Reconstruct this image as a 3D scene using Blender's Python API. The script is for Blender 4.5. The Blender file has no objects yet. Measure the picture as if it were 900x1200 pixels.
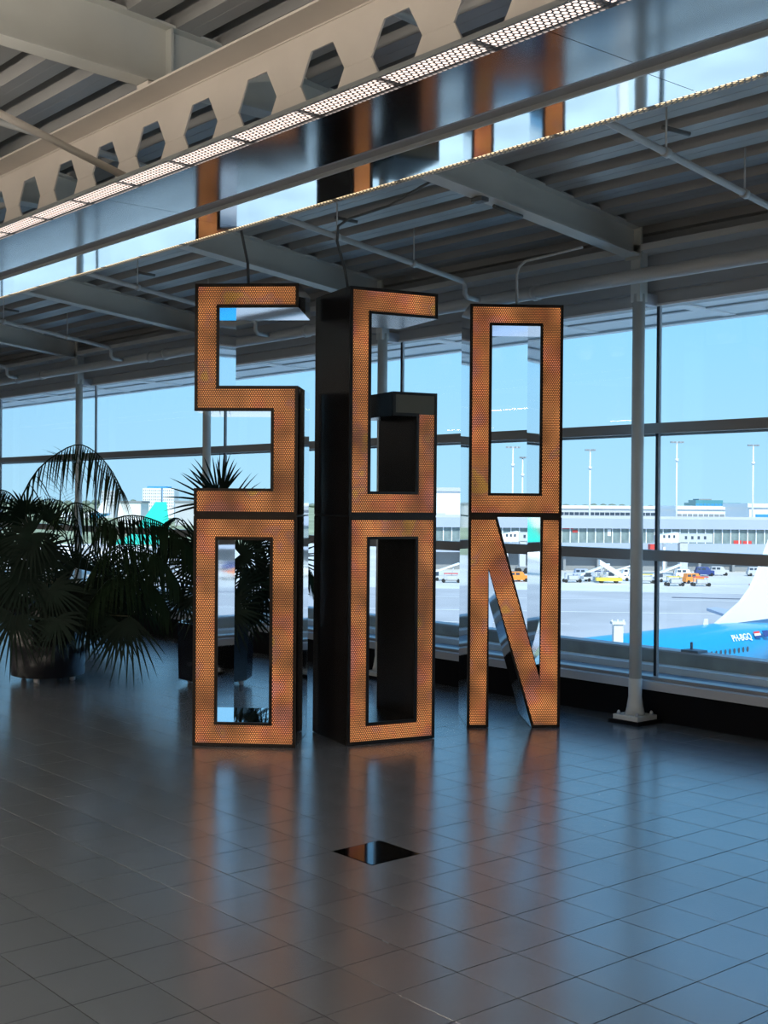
import bpy, math, random
from mathutils import Vector, Matrix
from mathutils.geometry import tessellate_polygon
random.seed(7)
R = math.radians
SC = bpy.context.scene
COL = SC.collection

# ---------------------------------------------------------------- camera
F_PX, PITCH, ROLL, EYE, YAW = 1455.0, 0.0085, 0.008, 1.69, 0.8682
fw = Vector((-math.sin(YAW), math.cos(YAW), 0)); rt = Vector((math.cos(YAW), math.sin(YAW), 0)); upv = Vector((0, 0, 1))
f_ = fw*math.cos(PITCH) - upv*math.sin(PITCH)
u_ = upv*math.cos(PITCH) + fw*math.sin(PITCH)
r2 = rt*math.cos(ROLL) + u_*math.sin(ROLL)
u2 = u_*math.cos(ROLL) - rt*math.sin(ROLL)
cam_data = bpy.data.cameras.new('camera')
cam_data.sensor_fit = 'HORIZONTAL'; cam_data.sensor_width = 36.0; cam_data.lens = F_PX/900*36
cam_data.clip_start = 0.05; cam_data.clip_end = 6000
cam = bpy.data.objects.new('camera', cam_data); COL.objects.link(cam)
cam.matrix_world = Matrix(((r2.x, u2.x, -f_.x, 0), (r2.y, u2.y, -f_.y, 0), (r2.z, u2.z, -f_.z, EYE), (0, 0, 0, 1)))
SC.camera = cam
VRZ = math.atan2(rt.y, rt.x)

# ---------------------------------------------------------------- sky, sun, exposure
SC.view_settings.view_transform = 'Standard'; SC.view_settings.look = 'None'
SC.view_settings.gamma = 1.0; SC.view_settings.use_curve_mapping = False
SC.view_settings.exposure = 0.5
SKY_STRENGTH = 0.95
world = bpy.data.worlds.new('sky'); SC.world = world; world.use_nodes = True
wn = world.node_tree; wn.nodes.clear()
wo = wn.nodes.new('ShaderNodeOutputWorld'); wb = wn.nodes.new('ShaderNodeBackground')
wt = wn.nodes.new('ShaderNodeTexCoord'); ws = wn.nodes.new('ShaderNodeSeparateXYZ'); wr = wn.nodes.new('ShaderNodeValToRGB')
wn.links.new(wt.outputs['Generated'], ws.inputs[0]); wn.links.new(ws.outputs['Z'], wr.inputs[0])
wr.color_ramp.elements[0].position = 0.0; wr.color_ramp.elements[0].color = (0.40, 0.66, 0.86, 1)
wr.color_ramp.elements[1].position = 1.0; wr.color_ramp.elements[1].color = (0.16, 0.42, 0.86, 1)
e = wr.color_ramp.elements.new(0.16); e.color = (0.26, 0.59, 0.93, 1)
e = wr.color_ramp.elements.new(0.42); e.color = (0.18, 0.48, 0.94, 1)
wn.links.new(wr.outputs[0], wb.inputs[0]); wb.inputs[1].default_value = SKY_STRENGTH
wn.links.new(wb.outputs[0], wo.inputs[0])
sun_data = bpy.data.lights.new('sun', 'SUN'); sun_data.energy = 3.6; sun_data.angle = R(0.6); sun_data.color = (1.0, 0.95, 0.87)
sun = bpy.data.objects.new('sun', sun_data); COL.objects.link(sun)
sun.rotation_euler = Vector((-0.75, 0.48, -0.80)).to_track_quat('-Z', 'Y').to_euler()

# ---------------------------------------------------------------- helpers
def tag(o, label=None, cat=None, group=None, kind=None):
    if label: o['label'] = label
    if cat: o['category'] = cat
    if group: o['group'] = group
    if kind: o['kind'] = kind
    return o

def empty(name, loc=(0, 0, 0), rz=0.0):
    o = bpy.data.objects.new(name, None); COL.objects.link(o)
    o.location = loc; o.rotation_euler = (0, 0, rz); o.empty_display_size = 0.1
    return o

class MB:
    def __init__(s): s.v = []; s.f = []; s.smooth = set()
    def quadlist(s, vs, fs, smooth=False):
        b = len(s.v); s.v += [tuple(p) for p in vs]
        for f in fs:
            if smooth: s.smooth.add(len(s.f))
            s.f.append(tuple(b+i for i in f))
        return s
    def box(s, x0, x1, y0, y1, z0, z1):
        vs = [(x0,y0,z0),(x1,y0,z0),(x1,y1,z0),(x0,y1,z0),(x0,y0,z1),(x1,y0,z1),(x1,y1,z1),(x0,y1,z1)]
        return s.quadlist(vs, [(0,3,2,1),(4,5,6,7),(0,1,5,4),(1,2,6,5),(2,3,7,6),(3,0,4,7)])
    def prism_x(s, prof, x0, x1):            # closed profile of (y, z), extruded along X
        n = len(prof)
        vs = [(x0, y, z) for y, z in prof] + [(x1, y, z) for y, z in prof]
        fs = [(i, (i+1) % n, n+(i+1) % n, n+i) for i in range(n)] + [tuple(range(n-1, -1, -1)), tuple(range(n, 2*n))]
        return s.quadlist(vs, fs)
    def tube(s, pts, r, n=10, cap=True):
        pts = [Vector(p) for p in pts]; rings = []
        rr = r if isinstance(r, (list, tuple)) else [r]*len(pts)
        prev = None
        for i, p in enumerate(pts):
            t = (pts[min(i+1, len(pts)-1)] - pts[max(i-1, 0)]).normalized()
            if prev is None:
                a = t.cross(Vector((0, 0, 1)))
                if a.length < 1e-3: a = t.cross(Vector((1, 0, 0)))
            else:
                a = prev - t*prev.dot(t)
            a.normalize(); b = t.cross(a); prev = a
            rings.append([p + (a*math.cos(2*math.pi*k/n) + b*math.sin(2*math.pi*k/n))*rr[i] for k in range(n)])
        vs = [q for ring in rings for q in ring]; fs = []
        for i in range(len(pts)-1):
            for k in range(n):
                fs.append((i*n+k, i*n+(k+1) % n, (i+1)*n+(k+1) % n, (i+1)*n+k))
        s.quadlist(vs, fs, True)
        if cap:
            b = len(s.v)-len(vs)
            s.f.append(tuple(b+k for k in range(n-1, -1, -1))); s.f.append(tuple(b+(len(pts)-1)*n+k for k in range(n)))
        return s
    def lathe(s, prof, n=24, c=(0, 0, 0), smooth=True, rot=0.0):   # (r, z) about Z
        vs = []; fs = []
        for r, z in prof:
            for k in range(n):
                a = 2*math.pi*k/n + rot
                vs.append((c[0]+r*math.cos(a), c[1]+r*math.sin(a), c[2]+z))
        for i in range(len(prof)-1):
            for k in range(n):
                fs.append((i*n+k, i*n+(k+1) % n, (i+1)*n+(k+1) % n, (i+1)*n+k))
        s.quadlist(vs, fs, smooth)
        b = len(s.v)-len(vs)
        if prof[0][0] > 1e-6: s.f.append(tuple(b+k for k in range(n-1, -1, -1)))
        if prof[-1][0] > 1e-6: s.f.append(tuple(b+(len(prof)-1)*n+k for k in range(n)))
        return s
    def mesh(s, name):
        me = bpy.data.meshes.new(name); me.from_pydata(s.v, [], s.f); me.update()
        if s.smooth:
            fl = [i in s.smooth for i in range(len(s.f))]
            me.polygons.foreach_set('use_smooth', fl)
        return me
    def build(s, name, mat, parent=None):
        o = bpy.data.objects.new(name, s.mesh(name)); COL.objects.link(o)
        if mat: o.data.materials.append(mat)
        if parent: o.parent = parent
        return o

def link_mesh(name, me, parent=None, loc=(0, 0, 0), rot=(0, 0, 0), scale=(1, 1, 1)):
    o = bpy.data.objects.new(name, me); COL.objects.link(o)
    o.location = loc; o.rotation_euler = rot; o.scale = scale
    if parent: o.parent = parent
    return o

def copy_tree(o, parent=None):
    c = o.copy(); COL.objects.link(c); c.parent = parent
    for ch in list(o.children): copy_tree(ch, c)
    return c

def box_obj(name, mat, b, parent=None): return MB().box(*b).build(name, mat, parent)

# ---------------------------------------------------------------- materials
def principled(name, color, rough=0.5, metal=0.0, spec=0.5, coat=0.0, noise=None, bump=None, emit=None):
    m = bpy.data.materials.new(name); m.use_nodes = True
    nt = m.node_tree; p = nt.nodes['Principled BSDF']
    p.inputs['Base Color'].default_value = (*color, 1); p.inputs['Roughness'].default_value = rough
    p.inputs['Metallic'].default_value = metal; p.inputs['Specular IOR Level'].default_value = spec
    p.inputs['Coat Weight'].default_value = coat; p.inputs['Coat Roughness'].default_value = 0.05
    if noise:
        sc, amt = noise
        tc = nt.nodes.new('ShaderNodeTexCoord'); n = nt.nodes.new('ShaderNodeTexNoise'); n.inputs['Scale'].default_value = sc
        n.inputs['Detail'].default_value = 5
        nt.links.new(tc.outputs['Object'], n.inputs['Vector'])
        r = nt.nodes.new('ShaderNodeMapRange'); r.inputs[1].default_value = 0.3; r.inputs[2].default_value = 0.7
        r.inputs[3].default_value = 1-amt; r.inputs[4].default_value = 1+amt
        nt.links.new(n.outputs[0], r.inputs[0])
        mx = nt.nodes.new('ShaderNodeVectorMath'); mx.operation = 'SCALE'; mx.inputs[0].default_value = color
        nt.links.new(r.outputs[0], mx.inputs['Scale']); nt.links.new(mx.outputs[0], p.inputs['Base Color'])
    if bump:
        sc, st = bump
        tc = nt.nodes.new('ShaderNodeTexCoord'); n = nt.nodes.new('ShaderNodeTexNoise'); n.inputs['Scale'].default_value = sc
        nt.links.new(tc.outputs['Object'], n.inputs['Vector'])
        b = nt.nodes.new('ShaderNodeBump'); b.inputs['Strength'].default_value = st; b.inputs['Distance'].default_value = 0.01
        nt.links.new(n.outputs[0], b.inputs['Height']); nt.links.new(b.outputs[0], p.inputs['Normal'])
    if emit:
        p.inputs['Emission Color'].default_value = (*emit[0], 1); p.inputs['Emission Strength'].default_value = emit[1]
    return m

def mnode(nt, op, a, b=None):
    n = nt.nodes.new('ShaderNodeMath'); n.operation = op
    for i, x in enumerate((a, b)):
        if x is None: continue
        if isinstance(x, (int, float)): n.inputs[i].default_value = x
        else: nt.links.new(x, n.inputs[i])
    return n.outputs[0]

def hexmask(nt, u, v, p, r, soft):
    q = p*math.sqrt(3)
    def lat(ou, ov):
        du = mnode(nt, 'MULTIPLY', mnode(nt, 'ABSOLUTE', mnode(nt, 'SUBTRACT', mnode(nt, 'FRACT', mnode(nt, 'ADD', mnode(nt, 'DIVIDE', u, p), ou)), 0.5)), p)
        dv = mnode(nt, 'MULTIPLY', mnode(nt, 'ABSOLUTE', mnode(nt, 'SUBTRACT', mnode(nt, 'FRACT', mnode(nt, 'ADD', mnode(nt, 'DIVIDE', v, q), ov)), 0.5)), q)
        return mnode(nt, 'SQRT', mnode(nt, 'ADD', mnode(nt, 'MULTIPLY', du, du), mnode(nt, 'MULTIPLY', dv, dv)))
    d = mnode(nt, 'MINIMUM', lat(1000.0, 1000.0), lat(1000.5, 1000.5))
    mr = nt.nodes.new('ShaderNodeMapRange'); mr.inputs[1].default_value = r+soft; mr.inputs[2].default_value = r-soft
    mr.inputs[3].default_value = 0; mr.inputs[4].default_value = 1
    nt.links.new(d, mr.inputs[0]); return mr.outputs[0]

def led_material(name, seed, strength):
    m = bpy.data.materials.new(name); m.use_nodes = True; nt = m.node_tree; p = nt.nodes['Principled BSDF']
    p.inputs['Roughness'].default_value = 0.45; p.inputs['Metallic'].default_value = 0.3
    tc = nt.nodes.new('ShaderNodeTexCoord'); sx = nt.nodes.new('ShaderNodeSeparateXYZ'); nt.links.new(tc.outputs['Object'], sx.inputs[0])
    mask = hexmask(nt, sx.outputs['X'], sx.outputs['Z'], 0.0152, 0.0039, 0.0008)
    mp = nt.nodes.new('ShaderNodeMapping'); mp.inputs['Location'].default_value = (seed*3.1, 0, seed*1.7); nt.links.new(tc.outputs['Object'], mp.inputs[0])
    n1 = nt.nodes.new('ShaderNodeTexNoise'); n1.inputs['Scale'].default_value = 3.4; n1.inputs['Detail'].default_value = 2.5
    nt.links.new(mp.outputs[0], n1.inputs['Vector'])
    cr = nt.nodes.new('ShaderNodeValToRGB'); nt.links.new(n1.outputs[0], cr.inputs[0])
    cr.color_ramp.elements[0].position = 0.34; cr.color_ramp.elements[0].color = (0.72, 0.13, 0.15, 1)
    cr.color_ramp.elements[1].position = 0.67; cr.color_ramp.elements[1].color = (0.85, 0.38, 0.03, 1)
    for pos, c in ((0.41, (0.85, 0.13, 0.04)), (0.47, (0.90, 0.22, 0.045)), (0.55, (0.90, 0.25, 0.055)), (0.60, (0.85, 0.20, 0.04)), (0.635, (0.60, 0.13, 0.14))):
        el = cr.color_ramp.elements.new(pos); el.color = (*c, 1)
    n2 = nt.nodes.new('ShaderNodeTexNoise'); n2.inputs['Scale'].default_value = 3.2; nt.links.new(mp.outputs[0], n2.inputs['Vector'])
    br = nt.nodes.new('ShaderNodeMapRange'); br.inputs[1].default_value = 0.3; br.inputs[2].default_value = 0.7; br.inputs[3].default_value = 0.35; br.inputs[4].default_value = 1.35
    nt.links.new(n2.outputs[0], br.inputs[0])
    # light in the holes, pale at their centres; a faint glow on the plate between them
    core = nt.nodes.new('ShaderNodeMix'); core.data_type = 'RGBA'; core.inputs[0].default_value = 0.36
    nt.links.new(cr.outputs[0], core.inputs[6]); core.inputs[7].default_value = (1.0, 0.68, 0.30, 1)
    mixc = nt.nodes.new('ShaderNodeMix'); mixc.data_type = 'RGBA'; nt.links.new(mask, mixc.inputs[0])
    dim = nt.nodes.new('ShaderNodeVectorMath'); dim.operation = 'SCALE'; dim.inputs['Scale'].default_value = 0.085; nt.links.new(cr.outputs[0], dim.inputs[0])
    nt.links.new(dim.outputs[0], mixc.inputs[6]); nt.links.new(core.outputs[2], mixc.inputs[7])
    p.inputs['Base Color'].default_value = (0.05, 0.03, 0.02, 1)
    nt.links.new(mixc.outputs[2], p.inputs['Emission Color'])
    nt.links.new(mnode(nt, 'MULTIPLY', br.outputs[0], strength*0.88), p.inputs['Emission Strength'])
    return m

def perforated_material(name, color, pitch, rad):
    m = bpy.data.materials.new(name); m.use_nodes = True; nt = m.node_tree; p = nt.nodes['Principled BSDF']
    p.inputs['Base Color'].default_value = (*color, 1); p.inputs['Roughness'].default_value = 0.4; p.inputs['Metallic'].default_value = 0.2
    tc = nt.nodes.new('ShaderNodeTexCoord'); sx = nt.nodes.new('ShaderNodeSeparateXYZ'); nt.links.new(tc.outputs['Object'], sx.inputs[0])
    mask = hexmask(nt, sx.outputs['X'], sx.outputs['Y'], pitch, rad, 0.0008)
    nt.links.new(mnode(nt, 'SUBTRACT', 1.0, mask), p.inputs['Alpha'])
    return m

def glass_material(name, tint):
    m = bpy.data.materials.new(name); m.use_nodes = True; nt = m.node_tree; nt.nodes.clear()
    o = nt.nodes.new('ShaderNodeOutputMaterial'); t = nt.nodes.new('ShaderNodeBsdfTransparent'); g = nt.nodes.new('ShaderNodeBsdfGlossy')
    lw = nt.nodes.new('ShaderNodeLayerWeight'); lw.inputs[0].default_value = 0.5; mx = nt.nodes.new('ShaderNodeMixShader')
    refl = mnode(nt, 'ADD', mnode(nt, 'MULTIPLY', mnode(nt, 'POWER', lw.outputs['Facing'], 5.0), 0.55), 0.02)
    t.inputs[0].default_value = (*tint, 1); g.inputs['Roughness'].default_value = 0.0
    nt.links.new(refl, mx.inputs[0]); nt.links.new(t.outputs[0], mx.inputs[1]); nt.links.new(g.outputs[0], mx.inputs[2]); nt.links.new(mx.outputs[0], o.inputs[0])
    return m

M = dict(
    grout=principled('grout', (0.012, 0.013, 0.015), 0.9, spec=0.1),
    tile=principled('floor_tile_stone', (0.135, 0.150, 0.165), 0.22, spec=0.9, noise=(2.2, 0.14)),
    tile_plate=principled('polished_black_plate', (0.05, 0.05, 0.055), 0.06, metal=1.0),
    black=principled('matt_black', (0.0035, 0.004, 0.006), 0.7, spec=0.15),
    frame=principled('window_frame_grey', (0.30, 0.31, 0.315), 0.4, metal=0.2),
    frame_light=principled('window_sill_grey', (0.46, 0.50, 0.55), 0.4),
    mullion=principled('mullion_black', (0.008, 0.010, 0.018), 0.4),
    steel=principled('painted_steel_grey', (0.62, 0.65, 0.635), 0.45, noise=(3, 0.05)),
    beam=principled('painted_beam_grey', (0.55, 0.565, 0.53), 0.5, noise=(2.5, 0.05)),
    cell=principled('painted_beam_beige', (0.66, 0.61, 0.55), 0.5, noise=(2.5, 0.05)),
    deck=principled('roof_deck_grey', (0.32, 0.325, 0.32), 0.4, metal=0.3, noise=(1.5, 0.1)),
    pipe=principled('grey_pipe', (0.60, 0.625, 0.625), 0.4),
    fascia=principled('fascia_grey', (0.40, 0.42, 0.435), 0.5),
    soffit=principled('soffit_white', (0.86, 0.87, 0.88), 0.5),
    mirror=principled('polished_canopy_steel', (0.85, 0.87, 0.88), 0.05, metal=1.0, bump=(3.0, 0.03)),
    mirror_dull=principled('satin_canopy_steel', (0.33, 0.345, 0.36), 0.11, metal=1.0, bump=(2.0, 0.03)),
    canopy=principled('canopy_grey', (0.34, 0.36, 0.37), 0.5, metal=0.0),
    perf=perforated_material('perforated_steel', (0.10, 0.09, 0.085), 0.028, 0.0105),
    tube=principled('fluorescent_tube', (0.9, 0.85, 0.8), 0.4, emit=((1.0, 0.80, 0.70), 9.0)),
    lettersteel=principled('polished_letter_steel', (0.88, 0.89, 0.90), 0.045, metal=1.0, bump=(5.0, 0.012)),
    letterdark=principled('dark_letter_steel', (0.020, 0.017, 0.016), 0.22, metal=0.0, spec=0.5),
    lettertrim=principled('dark_bronze_trim', (0.045, 0.036, 0.030), 0.35, metal=0.7),
    unlit=principled('unlit_perforated_panel', (0.15, 0.13, 0.09), 0.5, metal=0.2),
    cable=principled('cable_grey', (0.12, 0.13, 0.13), 0.5),
    planter=principled('black_lacquer', (0.010, 0.012, 0.018), 0.22, coat=0.4),
    soil=principled('soil_dark', (0.012, 0.010, 0.008), 0.9),
    caster=principled('caster_white', (0.7, 0.7, 0.72), 0.4),
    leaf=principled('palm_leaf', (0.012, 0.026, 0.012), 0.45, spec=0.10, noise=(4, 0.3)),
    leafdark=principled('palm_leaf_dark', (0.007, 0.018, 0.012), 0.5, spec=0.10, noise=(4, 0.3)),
    stem=principled('palm_stem', (0.05, 0.055, 0.03), 0.6),
    wall=principled('inner_wall', (0.30, 0.28, 0.26), 0.7),
    glass=glass_material('window_glass', (0.93, 0.97, 0.97)),
    concrete=principled('apron_concrete', (0.66, 0.65, 0.61), 0.9, noise=(0.05, 0.14)),
    asphalt=principled('apron_asphalt', (0.44, 0.44, 0.45), 0.9, noise=(0.08, 0.12)),
    line=principled('line_white', (0.78, 0.78, 0.76), 0.8),
    line_dark=principled('line_dark', (0.13, 0.14, 0.17), 0.8),
    grass=principled('field_grass', (0.33, 0.36, 0.21), 0.9, noise=(0.02, 0.25)),
    ledge=principled('ledge_bitumen', (0.22, 0.245, 0.29), 0.8, noise=(6, 0.25)),
    palecover=principled('pale_roofing', (0.62, 0.70, 0.69), 0.8, noise=(0.8, 0.2)),
    parapet=principled('parapet_zinc', (0.36, 0.37, 0.35), 0.7, noise=(5, 0.15)),
    white=principled('white_paint', (0.80, 0.81, 0.82), 0.4),
    lightgrey=principled('light_grey_paint', (0.52, 0.54, 0.57), 0.5),
    midgrey=principled('mid_grey_paint', (0.25, 0.27, 0.29), 0.6),
    bluegrey=principled('pier_bluegrey', (0.38, 0.44, 0.56), 0.6),
    pierglass=principled('pier_glass', (0.20, 0.26, 0.26), 0.12, spec=0.8, noise=(0.5, 0.4)),
    tealglass=principled('teal_glass', (0.10, 0.30, 0.36), 0.2),
    blueglass=principled('blue_glass', (0.06, 0.30, 0.60), 0.25),
    airblue=principled('aircraft_blue', (0.012, 0.30, 0.60), 0.3, coat=0.3),
    airteal=principled('aircraft_teal', (0.03, 0.62, 0.48), 0.35),
    airwhite=principled('aircraft_white', (0.85, 0.86, 0.88), 0.35),
    red=principled('red_paint', (0.65, 0.06, 0.05), 0.5),
    orange=principled('orange_paint', (0.85, 0.28, 0.04), 0.5),
    yellow=principled('yellow_paint', (0.80, 0.60, 0.08), 0.5),
    navy=principled('navy_paint', (0.03, 0.06, 0.22), 0.5),
    pane=principled('dark_pane', (0.05, 0.07, 0.10), 0.2),
    tyre=principled('tyre_black', (0.02, 0.02, 0.02), 0.8),
    tree=principled('far_tree_green', (0.17, 0.22, 0.18), 0.9, noise=(0.3, 0.3)),
    hotelwhite=principled('hotel_white', (0.78, 0.80, 0.84), 0.6),
)

M['tile'].node_tree.nodes['Principled BSDF'].inputs['IOR'].default_value = 2.5

# ================================================================ THE SETTING
X0, X1, YB, YW = -27.5, 6.5, -9.0, 7.84     # room extents; YW = black wall under the windows
TX, TY, TS = -2.917, 3.985, 0.30
COLX = [3.25, 0.15, -2.95, -6.05, -9.11, -12.24, -15.45, -18.6, -21.75, -24.9]

# ---- floor with separate tiles
floor = MB().box(X0, X1, YB, YW+0.05, -0.30, -0.0045).build('floor', M['grout']); tag(floor, kind='structure')
tile_me = MB()
g, b = TS/2-0.0022, 0.0002
tile_me.quadlist([(-g, -g, -0.004), (g, -g, -0.004), (g, g, -0.004), (-g, g, -0.004), (-g, -g, -b), (g, -g, -b), (g, g, -b), (-g, g, -b),
                  (-g+b, -g+b, 0), (g-b, -g+b, 0), (g-b, g-b, 0), (-g+b, g-b, 0)],
                 [(0, 1, 5, 4), (1, 2, 6, 5), (2, 3, 7, 6), (3, 0, 4, 7), (4, 5, 9, 8), (5, 6, 10, 9), (6, 7, 11, 10), (7, 4, 8, 11), (8, 9, 10, 11)])
tile_mesh = tile_me.mesh('tile'); tile_mesh.materials.append(M['tile'])
def px(p):
    v = Vector(p) - Vector((0, 0, EYE)); d = v.dot(f_)
    if d < 0.3: return None
    return 450 + F_PX*v.dot(r2)/d, 600 - F_PX*v.dot(u2)/d, d
cover_ij = (-6, -1)
cells = []
for i in range(int((X0-TX)/TS)-1, int((X1-TX)/TS)+1):
    for j in range(int((YB-TY)/TS)-1, int((YW-TY)/TS)+1):
        cx, cy = TX+(i+0.5)*TS, TY+(j+0.5)*TS
        if cx-TS/2 < X0 or cx+TS/2 > X1 or cy-TS/2 < YB or cy+TS/2 > YW+0.12 or (i, j) == cover_ij: continue
        q = px((cx, cy, 0)); vis = q and -15 < q[0] < 915 and q[1] < 1225
        cells.append((0 if vis else 1, q[2] if q else 1e9, cx, cy))
cells.sort()
rest = MB()
for k, (nv, d, cx, cy) in enumerate(cells):
    rx, ry, dz = random.gauss(0, 0.0011), random.gauss(0, 0.0011), random.uniform(-0.0003, 0.0003)
    if k < 300 and nv == 0:
        link_mesh('tile', tile_mesh, floor, (cx, cy, dz), (rx, ry, 0))
    else:
        rest.quadlist([(x+cx, y+cy, z+dz+x*-ry+y*rx) for x, y, z in tile_me.v], tile_me.f)
tag(rest.build('tiles', M['tile'], floor), kind='stuff')
cv = TX+(cover_ij[0]+0.5)*TS, TY+(cover_ij[1]+0.5)*TS
cover = box_obj('floor_box_cover', M['tile_plate'], (-0.147, 0.147, -0.147, 0.147, -0.0045, 0.001)); cover.location = (cv[0], cv[1], 0)
tag(cover, 'polished dark metal floor box cover set flush among grey tiles', 'floor cover')

# ---- roof lines
def zu(y):      # underside of roof beams
    pts = [(-9.2, 4.52), (3.36, 3.967), (4.3, 3.955), (7.75, 3.562), (7.9, 3.545)]
    for (a, za), (c, zc) in zip(pts, pts[1:]):
        if y <= c: return za + (zc-za)*(y-a)/(c-a)
    return pts[-1][1]
def zt(y):      # top of roof beams
    pts = [(-9.2, 4.86), (3.1, 4.33), (4.3, 4.235), (7.9, 3.765)]
    for (a, za), (c, zc) in zip(pts, pts[1:]):
        if y <= c: return za + (zc-za)*(y-a)/(c-a)
    return pts[-1][1]

# ---- ceiling: trapezoidal steel deck running along the building
prof = []; y = YB-0.05; per = 0.30
while y < 8.0:
    for dy, dz in ((0.0, 0.004), (0.055, 0.004), (0.058, 0.014), (0.072, 0.014), (0.075, 0.004), (0.13, 0.004), (0.165, 0.105), (0.265, 0.105)):
        prof.append((y+dy, zt(y+dy)+dz))
    y += per
cm = MB(); n = len(prof)
cm.quadlist([(X0-0.1, a, c) for a, c in prof] + [(X1+0.1, a, c) for a, c in prof], [(i, i+1, n+i+1, n+i) for i in range(n-1)])
ceiling = cm.build('ceiling', M['deck']); tag(ceiling, kind='structure')
sl = ceiling.modifiers.new('thickness', 'SOLIDIFY'); sl.thickness = 0.02; sl.offset = 1
# roof cover above the deck and the overhang outside
rc = MB().prism_x([(YB-0.2, 5.25), (3.3, 4.62), (9.6, 3.72), (9.6, 3.80), (3.3, 4.75), (YB-0.2, 5.4)], X0-0.2, X1+0.2).build('ceiling_roof_cover', M['fascia']); tag(rc, kind='structure')

# ---- walls
def structure(o): return tag(o, kind='structure')
structure(box_obj('wall_back', M['wall'], (X0, X1, YB-0.2, YB, -0.3, 5.3)))
structure(box_obj('wall_left', M['wall'], (X0-0.2, X0, YB-0.2, 7.95, -0.3, 5.3)))
structure(box_obj('wall_right', M['wall'], (X1, X1+0.2, YB-0.2, 7.95, -0.3, 5.3)))
structure(box_obj('wall_front', M['black'], (X0, X1, YW, YW+0.20, -0.3, 0.245)))
structure(box_obj('wall_front_fascia', M['fascia'], (X0, X1, 7.80, 8.05, 3.335, 3.98)))
structure(box_obj('trim_1', M['fascia'], (X0, X1, 7.86, 8.02, 3.235, 3.335)))
structure(box_obj('trim_2', M['soffit'], (X0, X1, 7.845, 7.86, 3.225, 3.242)))
structure(MB().prism_x([(7.60, 3.615), (7.80, 3.615), (7.80, 3.69), (7.73, 3.69), (7.60, 3.665)], X0, X1).build('trim_3', M['pipe']))

# ---- windows: one per bay, three panes, transoms, sill
MULL = [x for x in COLX]
def window(n, xa, xb):
    w = empty('window_%d' % n, ((xa+xb)/2, 7.93, 0.245)); structure(w)
    h = (xa-xb)/2
    def part(name, mat, bb): return box_obj(name, mat, (bb[0], bb[1], bb[2]-7.93, bb[3]-7.93, bb[4]-0.245, bb[5]-0.245), w)
    part('sill', M['frame_light'], (-h, h, 7.79, 8.02, 0.245, 0.312))
    part('sill_bead', M['frame'], (-h, h, 7.86, 7.97, 0.312, 0.338))
    part('transom', M['frame'], (-h, h, 7.865, 7.965, 1.243, 1.326))
    part('transom', M['frame'], (-h, h, 7.865, 7.965, 2.238, 2.318))
    part('transom_cap', M['frame_light'], (-h, h, 7.965, 7.995, 2.222, 2.238))
    part('mullion', M['mullion'], (-h-0.013, -h+0.013, 7.92, 7.942, 0.338, 3.235))
    part('mullion_seal', M['frame_light'], (-h+0.013, -h+0.022, 7.92, 7.94, 0.338, 3.235))
    for za, zb in ((0.338, 1.243), (1.326, 2.238), (2.318, 3.235)):
        part('pane', M['glass'], (-h+0.022, h-0.013, 7.926, 7.934, za, zb))
xs = MULL + [X0]
for k in range(len(xs)-1): window(k+1, xs[k], xs[k+1])
window(len(xs), X1, xs[0])

# ---- soffit of the roof overhang outside
sof = MB().prism_x([(8.05, 3.40), (9.42, 3.36), (9.42, 3.70), (8.05, 3.90)], X0, X1).build('ceiling_overhang', M['soffit']); structure(sof)
bead = MB().prism_x([(9.40, 3.34), (9.50, 3.34), (9.50, 3.62), (9.40, 3.62)], X0, X1).build('edge_trim', M['soffit'], sof)
MB().prism_x([(8.45, 3.375), (8.52, 3.373), (8.52, 3.40), (8.45, 3.40)], X0, X1).build('soffit_rib', M['fascia'], sof)
MB().prism_x([(8.95, 3.36), (8.99, 3.359), (8.99, 3.38), (8.95, 3.38)], X0, X1).build('soffit_rib', M['lightgrey'], sof)
for k in range(21):
    x = -25.0 + k*1.55
    MB().box(x-0.06, x+0.06, 8.1, 9.4, 3.352, 3.372).build('soffit_bracket', M['soffit'], sof)

# ---- ledge and parapet outside the glass
led = box_obj('ledge', M['ledge'], (X0-4, X1+4, 8.04, 8.92, -0.3, 0.205)); structure(led)
box_obj('ledge_flashing', M['white'], (X0-4, X1+4, 8.90, 9.06, -0.3, 0.262), led)
box_obj('parapet_rail', M['parapet'], (X0-4, X1+4, 9.06, 9.20, 0.10, 0.372), led)
box_obj('parapet_cap', M['lightgrey'], (X0-4, X1+4, 9.055, 9.215, 0.372, 0.388), led)
box_obj('facade_below', M['midgrey'], (X0-4, X1+4, 7.9, 9.20, -11.3, -0.30), led)
lr = box_obj('unseen_lower_roof', M['palecover'], (X0-40, X1+14, 9.2, 17.5, -2.2, -1.6)); structure(lr)  # unseen roof added under the vent; pale tone feeds canopy reflections and ceiling
vp = empty('vent_pipe', (-10.54, 13.0, -1.6), VRZ); tag(vp, 'small white square vent with flared cap rising beyond the parapet outside', 'vent')
box_obj('shaft', M['white'], (-0.062, 0.062, -0.06, 0.06, 0.0, 1.70), vp)
box_obj('cap', M['white'], (-0.088, 0.088, -0.08, 0.08, 1.69, 1.725), vp)
for a in (-0.078, 0.0, 0.078): box_obj('cap_spike', M['white'], (a-0.008, a+0.008, -0.008, 0.008, 1.725, 1.75), vp)
lb = empty('parapet_clamp', (-6.55, 9.13, 0.388)); tag(lb, 'small grey metal clamp sitting on the parapet rail outside', 'clamp')
box_obj('clamp_body', M['midgrey'], (-0.09, 0.09, -0.07, 0.07, 0.0, 0.02), lb)
box_obj('clamp_pin', M['midgrey'], (-0.035, -0.02, -0.01, 0.01, 0.02, 0.085), lb)

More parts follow.
